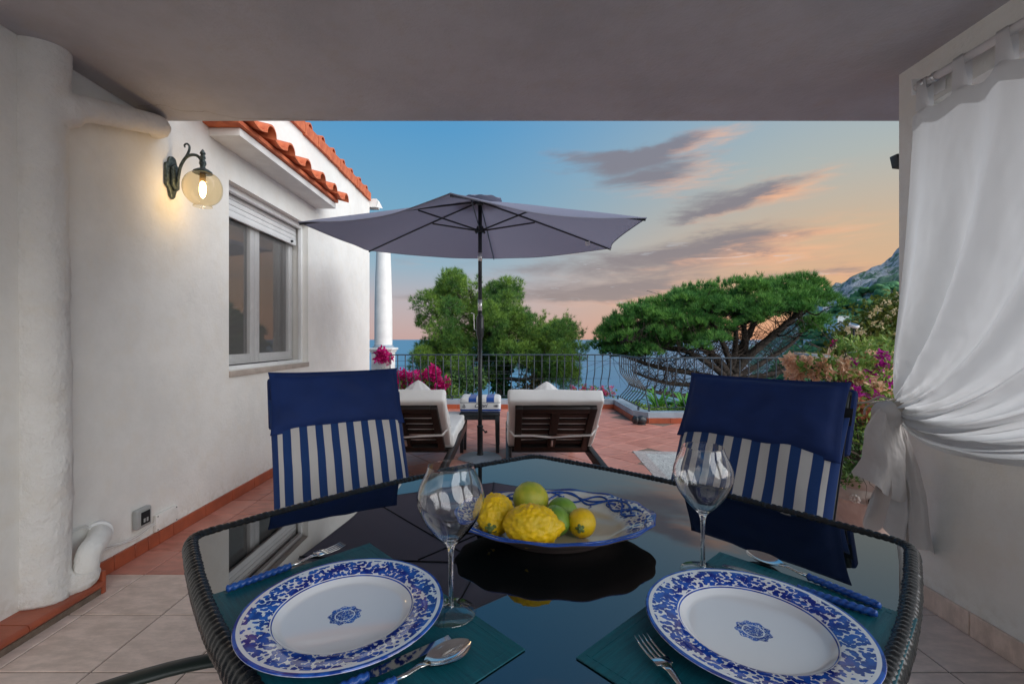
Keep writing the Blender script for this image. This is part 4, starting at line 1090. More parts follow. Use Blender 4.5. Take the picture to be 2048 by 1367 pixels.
# ================================================================== LOUNGERS
def make_lounger(loc, label, tx, seed):
    t_ = thing('sun_lounger', label, 'sun lounger', loc, 0, 'sun loungers facing the sea')
    for s in (-1, 1):
        MB().box((s*.33-.0225,-.72,.21), (s*.33+.0225,1.28,.285)).ob('side_rail', M['wood'], t_, bevel=.006)
        for y_ in (-.66, 1.18): MB().box((s*.33-.02,y_,0.002), (s*.33+.02,y_+.06,.209)).ob('leg', M['dark'], t_, bevel=.003)
    MB().box((-.307,-.72,.215), (.307,-.66,.28)).ob('cross_rail', M['dark'], t_, bevel=.003); MB().box((-.307,1.22,.215), (.307,1.28,.28)).ob('cross_rail', M['dark'], t_, bevel=.003)
    for k in range(9): MB().box((-.305,.05+.13*k,.255), (.305,.13+.13*k,.278)).ob('seat_slat', M['wood'], t_)
    A = R(48)      # panel direction (towards viewer and up)
    d_ = Vector((0,-math.sin(A),math.cos(A))); nrm = Vector((0,math.cos(A),math.sin(A)))
    fr = Matrix((( -1,0,0,0),(0,d_.y,nrm.y,0),(0,d_.z,nrm.z,.28),(0,0,0,1)))   # local x, along panel, out of panel
    def bx(a, b): 
        m_ = MB().box(a, b); m_.v = [tuple(fr @ Vector(q)) for q in m_.v]; return m_
    L = .585
    bf = bx((-.285,0,0), (-.235,L,.035)); bf2 = bx((.235,0,0), (.285,L,.035)); bf3 = bx((-.235,L-.055,0), (.235,L,.035)); bf4 = bx((-.03,0.05,0), (.03,L-.055,.035)); bf5 = bx((-.235,0,0), (.235,.05,.035))
    m_ = MB(); 
    for q in (bf, bf2, bf3, bf4, bf5): m_.add(q.v, q.f)
    back = m_.ob('back_frame', M['wood'], t_, bevel=.003)
    for k in range(6):
        y0 = .065+.076*k
        for xa, xb in ((-.234,-.031), (.031,.234)): bx((xa,y0,.022), (xb,y0+.043,.034)).ob('back_slat', M['wood'], back)
    def cu(a, b, name, sw=.012):
        (x0,y0,z0),(x1,y1,z1) = a, b
        m_ = MB().box(a, b); me = m_.mesh('x', M['cloth']); bm = bmesh.new(); bm.from_mesh(me); bmesh.ops.recalc_face_normals(bm, faces=bm.faces)
        bmesh.ops.bevel(bm, geom=list(bm.edges), offset=.022, segments=3, profile=.6, affect='EDGES')
        bmesh.ops.subdivide_edges(bm, edges=[e for e in bm.edges if e.calc_length() > .15], cuts=7, use_grid_fill=True)
        for v in bm.verts: v.co += v.normal*sw*noise.noise(v.co*5+Vector((seed,0,0)))
        return bm, me
    bm, me = cu((-.335,0,.037), (.335,.625,.142), 'b')
    for v in bm.verts: v.co = fr @ v.co
    bmesh.ops.recalc_face_normals(bm, faces=bm.faces); bm.to_mesh(me); bm.free(); me.name = 'back_cushion'; me.polygons.foreach_set('use_smooth', [True]*len(me.polygons)); cb = link('back_cushion', me, t_)
    bm, me = cu((-.34,.08,.287), (.34,1.27,.39), 's')
    bm.to_mesh(me); bm.free(); me.name = 'seat_cushion'; me.polygons.foreach_set('use_smooth', [True]*len(me.polygons)); link('seat_cushion', me, t_)
    # strap across the back
    P = [fr @ Vector(q) for q in ((-.345,.26,.07),(-.29,.245,-.004),(-.1,.235,-.008),(.02,.225,-.010),(.15,.24,-.006),(.29,.235,-.004),(.345,.25,.07))]
    MB().tube(P, [(.0025,.009)]*7, 6, flat=Vector((0,-1,0))).ob('strap', M['cream'], cb)
    MB().add([fr @ Vector(q) for q in ((.02,.225,-.011),(.0,.243,-.011),(-.10,.262,-.011),(-.10,.25,-.011))], [(0,1,2,3)]).tube([fr @ Vector((0,.17,-.004)), fr @ Vector((0,.11,-.016))], .009, 8).ob('buckle', M['alu'], cb)
    # rumpled towel propped on the seat behind the top edge
    tw = MB(); cx, cy, cz = tx
    def f(u, v):
        a = u*2*math.pi; r_ = (1-v)**.80; q = 1+.10*math.cos(a*5+seed)*(1-v)+.05*math.cos(a*9+2*seed)
        return (cx+.185*r_*q*math.cos(a)+.02*v*math.sin(seed), cy+.085*r_*q*math.sin(a), cz+.175*v**.9)
    tw.grid(f, 48, 14, cu=True); o_ = tw.ob('pillow', M['towel'], t_, smooth=True)
    o_['label'] = 'white rumpled pillow peeping over the backrest'
    return t_
make_lounger((.35,3.62,0), 'white cushioned sun lounger right of the umbrella pole, seen from behind', (-.06,-.16,.665), 1)
make_lounger((-.765,3.62,0), 'white cushioned sun lounger near the house, partly behind the left chair', (.095,-.16,.675), 2.6)

# ================================================================== SIDE TABLE + TOWEL
sx0, sy0 = -.268, 4.86
stt = thing('side_table', 'square black side table between the two loungers', 'side table', (sx0, sy0, 0))
MB().box((-.206,-.2,.378), (.206,.2,.405)).ob('tabletop', M['dark'], stt, bevel=.006)
MB().box((-.19,-.185,.335), (.19,-.17,.377)).box((-.19,.17,.335), (.19,.185,.377)).box((-.19,-.17,.335), (-.175,.17,.377)).box((.175,-.17,.335), (.19,.17,.377)).ob('apron', M['dark'], stt)
for a_ in (-1, 1):
    for b_ in (-1, 1):
        MB().add([(a_*.2,b_*.195,.377),(a_*.155,b_*.195,.377),(a_*.155,b_*.15,.377),(a_*.2,b_*.15,.377),(a_*.2,b_*.195,.0),(a_*.165,b_*.195,.0),(a_*.165,b_*.165,.0),(a_*.2,b_*.165,.0)],
            [(0,1,2,3),(7,6,5,4),(0,4,5,1),(1,5,6,2),(2,6,7,3),(3,7,4,0)]).ob('leg', M['dark'], stt, bevel=.004)
tm_ = mat('blue_white_towel', (.7,.7,.7), .95, bump=.6, bscale=260, bdist=.003, sheen=.2); t = tm_.node_tree; h = N(t); p = prin(tm_); co = h.node('ShaderNodeTexCoord').outputs['Object']
ox, oy, oz = h.xyz(co)
st1 = h.m('GREATER_THAN', h.m('FRACT', h.m('ADD', h.m('DIVIDE', ox, .181), 10.22)), .56)
bandz = h.m('MULTIPLY', h.m('GREATER_THAN', oz, .042), h.m('LESS_THAN', oz, .098))
low = h.m('LESS_THAN', oz, .036); lineb = h.m('MULTIPLY', h.m('GREATER_THAN', oz, .100), h.m('LESS_THAN', oz, .106))
lowl = h.m('MULTIPLY', h.m('GREATER_THAN', oz, .012), h.m('LESS_THAN', oz, .016))
c_ = h.mix(st1, (.72,.72,.71), (.012,.075,.34)); c_ = h.mix(low, c_, (.012,.06,.30)); c_ = h.mix(lowl, c_, (.7,.7,.7))
c_ = h.mix(h.m('MULTIPLY', h.m('GREATER_THAN', oz, .036), h.m('LESS_THAN', oz, .108)), c_, (.72,.72,.71)); c_ = h.mix(lineb, c_, (.03,.04,.07))
h.put(p.inputs['Base Color'], c_)
tw = thing('folded_towel', 'folded blue and white beach towel with script lettering on the side table', 'towel', (sx0+.005, sy0, .406))
me = MB().box((-.208,-.17,.001), (.208,.17,.150)).mesh('towel_body', tm_); bm = bmesh.new(); bm.from_mesh(me); bmesh.ops.recalc_face_normals(bm, faces=bm.faces)
bmesh.ops.bevel(bm, geom=list(bm.edges), offset=.028, segments=4, profile=.55, affect='EDGES'); bmesh.ops.subdivide_edges(bm, edges=[e for e in bm.edges if e.calc_length() > .1], cuts=8, use_grid_fill=True)
for v in bm.verts:
    if v.co.z > .1: v.co += v.normal*.010*noise.noise(v.co*9)
    v.co += v.normal*.003*noise.noise(v.co*30)
bm.to_mesh(me); bm.free(); me.polygons.foreach_set('use_smooth', [True]*len(me.polygons)); tb = link('towel_body', me, tw)
ink = mat('navy_ink', (.01,.015,.05), .9)
def text_ob(name, s, size, loc, parent, shear=.45, bold=.0):
    cu_ = bpy.data.curves.new(name, 'FONT'); cu_.body = s; cu_.size = size; cu_.align_x = 'CENTER'; cu_.align_y = 'CENTER'; cu_.shear = shear; cu_.extrude = .0006; cu_.offset = bold; cu_.resolution_u = 3
    o_ = bpy.data.objects.new(name, cu_); C.objects.link(o_); dg = bpy.context.evaluated_depsgraph_get(); me_ = bpy.data.meshes.new_from_object(o_.evaluated_get(dg)); bpy.data.objects.remove(o_)
    me_.materials.clear(); me_.materials.append(ink); q = link(name, me_, parent); q.location = loc; q.rotation_euler = (R(90),0,0); return q
text_ob('script_lettering', 'Capri', .058, (.0,-.1735,.071), tw, .5, .0006)
mb = MB()
def dot(pts): mb.tube([(x_,-.1735,z_) for x_, z_ in pts], .0016, 5)
dot([(-.185,.056),(-.175,.052),(-.158,.052),(-.148,.058),(-.185,.058)]); dot([(-.168,.058),(-.168,.090),(-.186,.062),(-.168,.062)]); dot([(-.164,.086),(-.152,.062),(-.164,.062),(-.164,.086)])
mb.ob('boat_motif', ink, tw)
mb = MB()
for k in range(3):
    cx = .150+.013*k; mb.tube([(cx+.008*math.cos(a), -.1735, .070+.008*math.sin(a)) for a in np.linspace(0, 2*math.pi, 13)[:-1]], .0015, 5, closed=True)
mb.tube([(.163,-.1735,.052),(.163,-.1735,.090)], .0015, 5); mb.ob('knot_motif', ink, tw)

# ================================================================== UMBRELLA
ux, uy = -.25, 4.43
um = thing('parasol', 'large lavender grey parasol on dark pole standing behind the table', 'parasol', (ux, uy, 0))
MB().lathe([(0,.001),(.205,.001),(.21,.012),(.19,.03),(.05,.04),(.03,.045),(0,.045)], 40).ob('base', M['kerb'], um, autos=40)
bt = MB().lathe([(0,.04),(.032,.04),(.032,.055),(.027,.06),(.027,.305),(.031,.31),(.031,.325),(.022,.33),(0,.33)], 20).ob('base_tube', M['dark'], um, autos=40)
MB().tube([(.027,0,.29),(.055,-.005,.255)], .007, 8).tube([(.045,-.005,.262),(.07,-.005,.268)], .010, 8).ob('knob', M['dark'], bt)
MB().tube([(0,0,.32),(0,0,1.165)], .0205, 16).ob('lower_pole', M['dark'], um, smooth=True)
MB().tube([(0,0,1.385),(0,0,2.50)], .0188, 16).ob('upper_pole', M['dark'], um, smooth=True)
for z0, z1 in ((1.43,1.535),(1.905,1.985)): MB().tube([(0,0,z0),(0,0,z1)], .0205, 16).ob('steel_sleeve', M['alu'], um, smooth=True)
cr = MB().lathe([(0,1.15),(.022,1.15),(.026,1.17),(.037,1.20),(.037,1.25),(.0385,1.255),(.0385,1.27),(.037,1.275),(.037,1.345),(.033,1.37),(.024,1.385),(.021,1.40),(0,1.40)], 24).ob('crank_housing', M['dark'], um, autos=35)
MB().tube([(-.037,0,1.24),(-.055,0,1.25),(-.060,0,1.40),(-.075,-.02,1.405),(-.085,-.03,1.405)], .0045, 8).ob('crank_handle', M['alu'], cr)
RR, ZT, ZA = 1.60, 2.135, 2.485
TL = Matrix.Translation((0,0,2.2)) @ Matrix.Rotation(R(2.8), 4, 'X') @ Matrix.Translation((0,0,-2.2))
angs = [R(90-3.3+60*k) for k in range(6)]
def cap(u, v):   # u round 0..1, v radial 0..1
    k = int(u*6) % 6; f = u*6-int(u*6); a0 = angs[k]; a1 = angs[k]+R(60)
    r_ = .02+(RR-.02)*v
    z_ = ZA-(ZA-ZT)*v**1.06
    p0 = Vector((r_*math.cos(a0), r_*math.sin(a0), z_)); p1 = Vector((r_*math.cos(a1), r_*math.sin(a1), z_))
    q = p0.lerp(p1, f); s = math.sin(math.pi*f)
    q = q-Vector((q.x, q.y, 0))*(.070*s*v**2)           # scalloped hem
    q.z -= .055*s*v*(1-.25*v)
    q.z += .006*noise.noise(Vector((q.x*2.2, q.y*2.2, 1)))
    return tuple(TL @ q)
mb = MB().grid(cap, 6*14, 26, cu=True)
cn = mb.ob('canopy', M['canopy'], um, smooth=True, weld=True)
# turned hem
mb = MB().tube([cap(i/168, 1.0) for i in range(168)], [(.005,.0025)]*168, 5, closed=True, flat=Vector((0,0,1))).ob('hem', M['canopy'], cn)
def cap2(u, v):
    k = int(u*6) % 6; f = u*6-int(u*6); r_ = .004+.235*v; a0 = angs[k]; a1 = a0+R(60)
    p0 = Vector((r_*math.cos(a0), r_*math.sin(a0), 0)); p1 = Vector((r_*math.cos(a1), r_*math.sin(a1), 0)); q = p0.lerp(p1, f)
    q.z = ZA+.052-.062*v**1.3+.014*math.sin(math.pi*f)*v**2+.006*math.sin(f*2*math.pi*2)*v**3
    return tuple(TL @ q)
MB().grid(cap2, 6*10, 10, cu=True).ob('vent_cap', M['canopy'], um, smooth=True)
MB().tube([TL @ Vector((0,0,2.44)), TL @ Vector((0,0,2.475))], .035, 14).ob('crown', M['dark'], um, smooth=True)
run = MB().lathe([(0,2.18),(.034,2.18),(.04,2.19),(.04,2.215),(.03,2.24),(0,2.24)], 16).ob('runner', M['dark'], um)
for a in angs:
    c_, s_ = math.cos(a), math.sin(a)
    P = [TL @ Vector((.03*c_+(RR-.03)*f*c_, .03*s_+(RR-.03)*f*s_, ZA-(ZA-ZT)*((.02+(RR-.02)*f)/RR)**1.06-.016-.0)) for f in np.linspace(0, .995, 12)]
    MB().tube(P, [(.009,.0055)]*12, 6, flat=Vector((0,0,1))).ob('rib', M['dark'], um)
    f = .38; e_ = TL @ Vector((RR*f*c_, RR*f*s_, ZA-(ZA-ZT)*f**1.06-.028))
    MB().tube([(.038*c_,.038*s_,2.205), e_], [(.008,.005)]*2, 6, flat=Vector((0,0,1))).ob('strut', M['dark'], um)
    MB().sphere((.045*c_,.045*s_,2.185), .011, 8, 6).ob('strut_knuckle', M['dark'], run)
e_ = angs[5]+R(0)
a = angs[5]
q = TL @ Vector((RR*.80*math.cos(a), RR*.80*math.sin(a), ZT+.055)); MB().box((q.x-.03,q.y-.002,q.z-.045), (q.x+.02,q.y+.002,q.z+.005)).ob('care_tag', M['towel'], um)
# ================================================================== WALL LAMP
lamp = thing('wall_lamp', 'lit wall lantern with round amber glass globe on scrolled iron bracket', 'wall lamp', (XL, 2.70, 2.10))
mb = MB()
def plate_out(y0, hts, x0, x1):
    V = []; m_ = len(hts)
    for (yy, zz) in hts: V += [(x0, yy, zz), (x1, yy, zz)]
    mb.add(V, [(2*i, 2*((i+1) % m_), 2*((i+1) % m_)+1, 2*i+1) for i in range(m_)]+[tuple(2*i+1 for i in range(m_)), tuple(2*i for i in reversed(range(m_)))])
plate_out(0, [(-.055,-.05),(-.055,.075),(-.035,.085),(-.022,.12),(0,.128),(.022,.12),(.035,.085),(.055,.075),(.055,-.05),(.03,-.07),(.018,-.11),(0,-.125),(-.018,-.11),(-.03,-.07)], .001, .018)
plate_out(0, [(-.03,-.045),(-.03,.06),(0,.085),(.03,.06),(.03,-.045),(0,-.075)], .018, .036)
mb.ob('backplate', M['bronze'], lamp, bevel=.004)
mb = MB().tube(bez([(.034,0,-.05),(.046,0,.0),(.06,0,.07),(.095,0,.125),(.14,0,.138),(.172,0,.12),(.187,0,.085)], 5), .0085, 10)
mb.tube(bez([(.075,0,.10),(.105,0,.150),(.112,0,.185),(.098,0,.203),(.083,0,.195),(.086,0,.182)], 5), [.0075*(1-.018*k) for k in range(26)], 8)
arm = mb.ob('arm', M['bronze'], lamp, smooth=True)
MB().lathe([(0,.172),(.004,.168),(.014,.150),(.015,.143),(.009,.139),(.013,.13),(.016,.118),(.010,.108),(.017,.10),(.019,.085),(.013,.07),(.016,.058),(.030,.052),(.048,.040),(.052,.030),(.048,.028),(0,.034)], 24, c=(.19,0,.0)).ob('cap', M['bronze'], lamp, smooth=True)
gp = [(.045,.032),(.066,.022),(.086,.002),(.099,-.030),(.102,-.062),(.097,-.094),(.083,-.123),(.062,-.144),(.048,-.152),(.046,-.158),(.050,-.166),(.047,-.168)]
gl_ = MB().lathe([(q.x, q.z) for q in bez([(a_, 0, b_) for a_, b_ in gp], 3)], 48, c=(.19,0,0), rfun=lambda a, r, z: (1+.008*math.sin(a*12), 0)).ob('globe', M['globe'], lamp, smooth=True)
MB().tube([(.19,0,.03),(.19,0,-.02)], .016, 14).ob('socket', mat('bulb_socket', (.5,.36,.2), .5), lamp, smooth=True)
em = bpy.data.materials.new('lit_bulb'); em.use_nodes = True; t = em.node_tree; t.nodes.clear(); e_ = t.nodes.new('ShaderNodeEmission'); e_.inputs[0].default_value = (1,.72,.36,1); e_.inputs[1].default_value = 14
o_ = t.nodes.new('ShaderNodeOutputMaterial'); t.links.new(e_.outputs[0], o_.inputs[0])
MB().sphere((.19,0,-.065), (.018,.018,.052), 14, 10).ob('bulb', em, lamp, smooth=True)
pl_ = bpy.data.lights.new('bulb_light', 'POINT'); pl_.energy = .9; pl_.color = (1,.74,.46); pl_.shadow_soft_size = .03
po = bpy.data.objects.new('bulb_light', pl_); C.objects.link(po); po.parent = lamp; po.location = (.19,0,-.125)

# ---- wall boxes
ob_ = thing('outdoor_socket', 'grey weatherproof socket box with dark window, low on the white wall', 'socket', (XL, 2.47, .2))
MB().box((.0005,-.05,-.05), (.032,.05,.055)).ob('housing', M['grey_box'], ob_, bevel=.010, bseg=3)
MB().box((.0325,-.028,-.032), (.036,.032,.036)).ob('cover', M['black'], ob_, bevel=.002)
MB().box((.0362,-.015,-.02), (.0375,-.003,.0)).box((.0362,.005,-.02), (.0375,.017,.0)).ob('label_print', M['grey_box'], ob_)
jb = thing('junction_box', 'small white junction box painted in with the wall above the skirting', 'junction box', (XL, 2.65, .125))
MB().box((.0005,-.085,-.044), (.020,.085,.05)).ob('housing', M['wall'], jb, bevel=.004)
for a_ in (-.073,.073):
    for b_ in (-.034,.040): MB().tube([(.0205,a_,b_),(.0215,a_,b_)], .004, 8).ob('screw', M['dark'], jb)
fl = thing('floodlight', 'small dark grey floodlight on the far side of the right porch post', 'floodlight', (1.86, 2.17, 1.99))
MB().add([(-.022,-.022,-.022),(.06,-.022,-.03),(.06,.022,-.03),(-.022,.022,-.022),(-.034,-.022,.034),(.06,-.022,.034),(.06,.022,.034),(-.034,.022,.034)], [(0,3,2,1),(4,5,6,7),(0,1,5,4),(1,2,6,5),(2,3,7,6),(3,0,4,7)]).ob('housing', M['dark'], fl, bevel=.003)
MB().box((-.0,-.0385,-.0), (.03,-.0225,.02)).ob('bracket', M['alu'], fl)
sp = thing('ground_spot', 'small dark round spotlight lying at the kerb corner', 'spotlight', (1.83, 6.23, .0))
MB().sphere((0,0,.062), (.075,.06,.058), 18, 12).tube([(-.07,-.02,.065),(-.10,-.03,.07)], [.05,.055], 16).ob('housing', M['dark'], sp, smooth=True)
MB().box((-.05,-.05,.001), (.05,.05,.012)).ob('foot', M['dark'], sp, bevel=.003)

# ================================================================== CURTAIN
cur = thing('curtain', 'white cotton curtain on tabs, gathered to one side and knotted with cord', 'curtain', (1.745, 1.9, .3))
K = Vector((1.70, 2.015, .865))
def hemz(Yc): return 2.135-.030*abs(math.sin((Yc-1.93)/.158*math.pi))**1.3
def drape(u, v):
    Yu = 1.978-1.82*u
    v = v**.95
    P0 = Vector((1.752, Yu, hemz(Yu)))
    P1 = Vector((1.745+.01*u, Yu+.03, 2.13-.95-.1*u))
    P2 = Vector((1.69-.04*u, 2.01-.40*min(1, u*1.15), 1.16-.66*u**.62))
    Ku = K+Vector((0, -.012*math.sin(u*9), .045-.085*u))
    t_ = v; q = P0*(1-t_)**3+P1*3*t_*(1-t_)**2+P2*3*t_*t_*(1-t_)+Ku*t_**3
    # folds: soft at the top, deep and tight near the knot
    f1 = math.sin(2*math.pi*(u**.85*6.3)+.6+1.2*t_); f2 = math.sin(2*math.pi*(u*12.5)+2.0+2.5*t_); f3 = math.sin(2*math.pi*(u*24)+1.0-2*t_)
    env = (.014+.040*math.sin(math.pi*min(1, t_*1.02))**1.2)*(1-.35*u)*(1-t_**6)
    env3 = math.exp(-((t_-.86)/.12)**2)
    off = env*(.8*f1+.25*f2)+.0045*noise.noise(Vector((u*26, t_*16, 7)))+.0022*noise.noise(Vector((u*70, t_*34, 3)))+.010*env3*f2+.007*env3*f3+.006*noise.noise(Vector((u*9, t_*5, 2)))
    if u < .05: off *= u/.05
    q.x += off-.012*math.sin(math.pi*t_)
    q.z += .016*env3*f2*(.4+u)+.012*math.exp(-((t_-.75)/.16)**2)*f3*u
    return tuple(q)
mb = MB().grid(drape, 260, 110); mb.ob('drape', M['curtain'], cur, world=True, smooth=True)
# top hem band, a second layer of cloth
def hem(u, v): 
    q = Vector(drape(u, v*.020)); q.x -= .0035; return tuple(q)
MB().grid(hem, 200, 5).ob('hem_band', M['curtain'], cur, world=True, smooth=True)
# tail under the knot: three overlapping falls of cloth
def fall(hem, top, Y0, belly, seed, nf, wav):
    H = bez([pt(px, py, Y) for px, py, Y in hem], 10); T0, T1 = Vector(pt(*top[0])), Vector(pt(*top[1]))
    def f(u, v):
        i = u*(len(H)-1); a = int(i); b = min(a+1, len(H)-1); P = H[a].lerp(H[b], i-a)
        q0 = T0.lerp(T1, u); q = q0.lerp(P, v)
        q.x += -belly*math.sin(math.pi*min(1, v*1.35)**.9)*(1-u)**1.3*(1-v*.6)
        fo = math.sin(2*math.pi*nf*u+seed)*(.35+.65*v)
        q.y += -.020*fo*min(1, v*3)-.02*math.sin(math.pi*v); q.x += .006*fo*v
        q.y += wav*noise.noise(Vector((u*5+seed, v*4, seed)))+.003*noise.noise(Vector((u*18+seed, v*15, seed)))
        q.z += .004*math.sin(u*17+seed)*v**3
        return tuple(q)
    return f
for hem, top, Y0, belly, seed, nf, wav in [
    ([(1802,1084,1.98),(1822,1096,1.93),(1845,1098,1.92),(1864,1104,1.97)], [(1792,835,2.0),(1806,838,2.0)], 1.95, 0, 1.0, 1.3, .012),
    ([(1726,1014,1.99),(1742,1062,1.97),(1765,1046,1.93),(1790,1078,1.96),(1810,1086,1.99)], [(1780,835,2.01),(1798,840,2.0)], 1.97, .008, 2.2, 2.2, .014),
    ([(1711,944,1.95),(1738,965,1.90),(1768,985,1.90),(1790,998,1.93),(1806,1004,1.97)], [(1762,815,1.97),(1797,832,1.98)], 1.92, .045, 4.1, 1.8, .014)]:
    MB().grid(fall(hem, top, Y0, belly, seed, nf, wav), 70, 50).ob('tail', M['tail'], cur, world=True, smooth=True)
# puff of cloth at the knot
mb = MB().sphere((K.x-.045, K.y-.02, K.z-.040), (.062,.045,.062), 48, 30, lambda d: 1+.05*math.sin(7*math.atan2(d.z, d.x-.9))+.16*noise.noise(d*1.7+Vector((3,0,1)))+.03*noise.noise(d*6))
mb.ob('knot', M['tail'], cur, world=True, smooth=True)
cord_m = mat('beige_cord', (.42,.37,.31), .9, bump=.5, bscale=300, bdist=.002)
mb = MB()
for k in range(4):
    tilt_ = -.6+.25*k; P = []
    for j in range(20):
        a = 2*math.pi*j/20; P.append((K.x-.012+.006*k+.038*math.cos(a)*math.cos(tilt_), K.y-.012+.042*math.sin(a), K.z+.0+.012*k-.012+.040*math.cos(a)*math.sin(tilt_)))
    mb.tube(P, .0052, 7, closed=True, rf=lambda i, a: 1+.12*math.cos(a*2+i*1.5))
mb.tube(bez([(K.x-.02,K.y,K.z+.02),(K.x-.06,K.y+.02,K.z+.012),(K.x-.10,K.y+.03,K.z-.01),(K.x-.115,K.y+.02,K.z-.04)], 6), .0045, 7)
mb.tube(bez([(K.x-.02,K.y,K.z+.03),(K.x-.05,K.y+.02,K.z+.038),(K.x-.09,K.y+.03,K.z+.015),(K.x-.10,K.y+.09,K.z-.0),(1.83,2.12,.88)], 6), .0045, 7)
mb.ob('tie_cord', cord_m, cur, world=True, smooth=True)
rod = thing('curtain_rod', 'white curtain rod fixed under the ceiling at the right', 'curtain rod', (1.755, 1.96, 2.23))
MB().tube([(1.755,1.965,2.23),(1.755,-.7,2.23)], .0165, 16).ob('rod', M['paint'], rod, world=True, smooth=True)
MB().box((1.735,1.965,2.20), (1.818,1.971,2.27)).box((1.812,1.90,2.19), (1.819,1.95,2.28)).ob('bracket', M['paint'], rod, world=True, bevel=.002)
MB().tube([(1.755,1.93,2.23),(1.755,1.915,2.23)], .021, 16).tube([(1.755,1.885,2.23),(1.755,1.875,2.23)], .020, 16).ob('end_ring', M['alu'], rod, world=True, smooth=True)
Yt = 1.925; k = 0
while Yt > .2:
    w = .030
    def tab(u, v):
        # loop over the rod: v runs up one side and down the other
        s_ = -1 if v < .5 else 1; vv = abs(v-.5)*2
        ww = w*(.62+.5*vv**1.5)
        zz = 2.249-(2.249-hemz(Yt)+.012)*max(0, (vv-.18)/.82)
        xx = 1.755+s_*(.0195*min(1, vv/.18)*(1 if vv < .18 else 1-.6*(vv-.18)/.82))
        if vv < .18: zz = 2.23+.0195*math.cos(vv/.18*math.pi/2)
        return (xx-.004*vv, Yt-ww+2*ww*u, zz)
    MB().grid(tab, 6, 24).ob('tab', M['curtain'], cur, world=True, smooth=True)
    Yt -= .158; k += 1

# ================================================================== PLANT HELPERS
def rnd_dirs(n_, rs, up=0):
    d = rs.randn(n_, 3); d[:, 2] += up; return d/np.linalg.norm(d, axis=1, keepdims=True)
def leafset(name, m, P, size, parent, rs, aspect=.5, up=.3, dirs=None, curl=.25, **tags):
    P = np.asarray(P); n_ = len(P); d = rnd_dirs(n_, rs, up) if dirs is None else dirs
    s = np.cross(d, rs.randn(n_, 3)); s /= np.linalg.norm(s, axis=1, keepdims=True)+1e-9
    nn = np.cross(d, s); L = size*(.6+.8*rs.rand(n_, 1)); w = L*aspect*.5
    b = P; l_ = P+d*L*.45+s*w+nn*L*curl*.3; r_ = P+d*L*.45-s*w+nn*L*curl*.3; tp = P+d*L-nn*L*curl*.2; mid = P+d*L*.5-nn*L*.02
    V = np.stack([b, l_, tp, r_, mid], 1).reshape(-1, 3); o_ = (np.arange(n_)*5)[:, None]
    F = np.concatenate([o_+[[0,4,1,1]], o_+[[1,4,2,2]]])
    F = np.concatenate([o_+np.array([[0,4,1]]), o_+np.array([[1,4,2]]), o_+np.array([[0,3,4]]), o_+np.array([[3,2,4]])])
    if parent is not None:
        inv = np.array(chain(parent).inverted()); V = V@inv[:3, :3].T+inv[:3, 3]
    return fast(name, V, F, m, parent, False, **tags)
def needles(name, m, P, D, L, k, spread, w, parent, rs, **tags):
    n_ = len(P); P = np.repeat(P, k, 0); D = np.repeat(D, k, 0)
    d = D+spread*rs.randn(n_*k, 3); d /= np.linalg.norm(d, axis=1, keepdims=True)
    s = np.cross(d, rs.randn(n_*k, 3)); s /= np.linalg.norm(s, axis=1, keepdims=True)+1e-9
    Lr = L*(.65+.6*rs.rand(n_*k, 1)); base = P+D*0
    V = np.stack([base-s*w*.5+d*Lr*.04, base+s*w*.5+d*Lr*.04, base+d*Lr], 1).reshape(-1, 3); F = np.arange(n_*k*3).reshape(-1, 3)
    if parent is not None:
        inv = np.array(chain(parent).inverted()); V = V@inv[:3, :3].T+inv[:3, 3]
    return fast(name, V, F, m, parent, False, **tags)
def inpoly(x, y, poly):
    c = False; j = len(poly)-1
    for i in range(len(poly)):
        if (poly[i][1] > y) != (poly[j][1] > y) and x < (poly[j][0]-poly[i][0])*(y-poly[i][1])/(poly[j][1]-poly[i][1])+poly[i][0]: c = not c
        j = i
    return c
def sample_poly(poly, n_, rs, Yc, dY):
    xs = [q[0] for q in poly]; ys = [q[1] for q in poly]; cx = sum(xs)/len(xs); hw = (max(xs)-min(xs))/2; out = []
    while len(out) < n_:
        x_ = rs.uniform(min(xs), max(xs)); y_ = rs.uniform(min(ys), max(ys))
        if inpoly(x_, y_, poly):
            k = math.sqrt(max(.08, 1-((x_-cx)/hw)**2)); Y = Yc+dY*k*rs.uniform(-1, 1)
            X, _, Z = pt(x_, y_, Yc); out.append((X, Y, Z))
    return np.array(out)
def twig_net(mb, src, dst, r0, rs, sag=.1, seg=3, steps=6):
    a_, b_ = Vector(src), Vector(dst); L = (b_-a_).length; P = []
    w1 = Vector(rs.randn(3))*L*.07; w2 = Vector(rs.randn(3))*L*.05
    for k in range(steps+1):
        f = k/steps; q = a_.lerp(b_, f); q = q+w1*math.sin(math.pi*f)+w2*math.sin(2*math.pi*f); q.z -= sag*L*math.sin(math.pi*f); P.append(q)
    mb.tube(P, [r0*(1-.75*k/steps) for k in range(steps+1)], seg, caps=False)

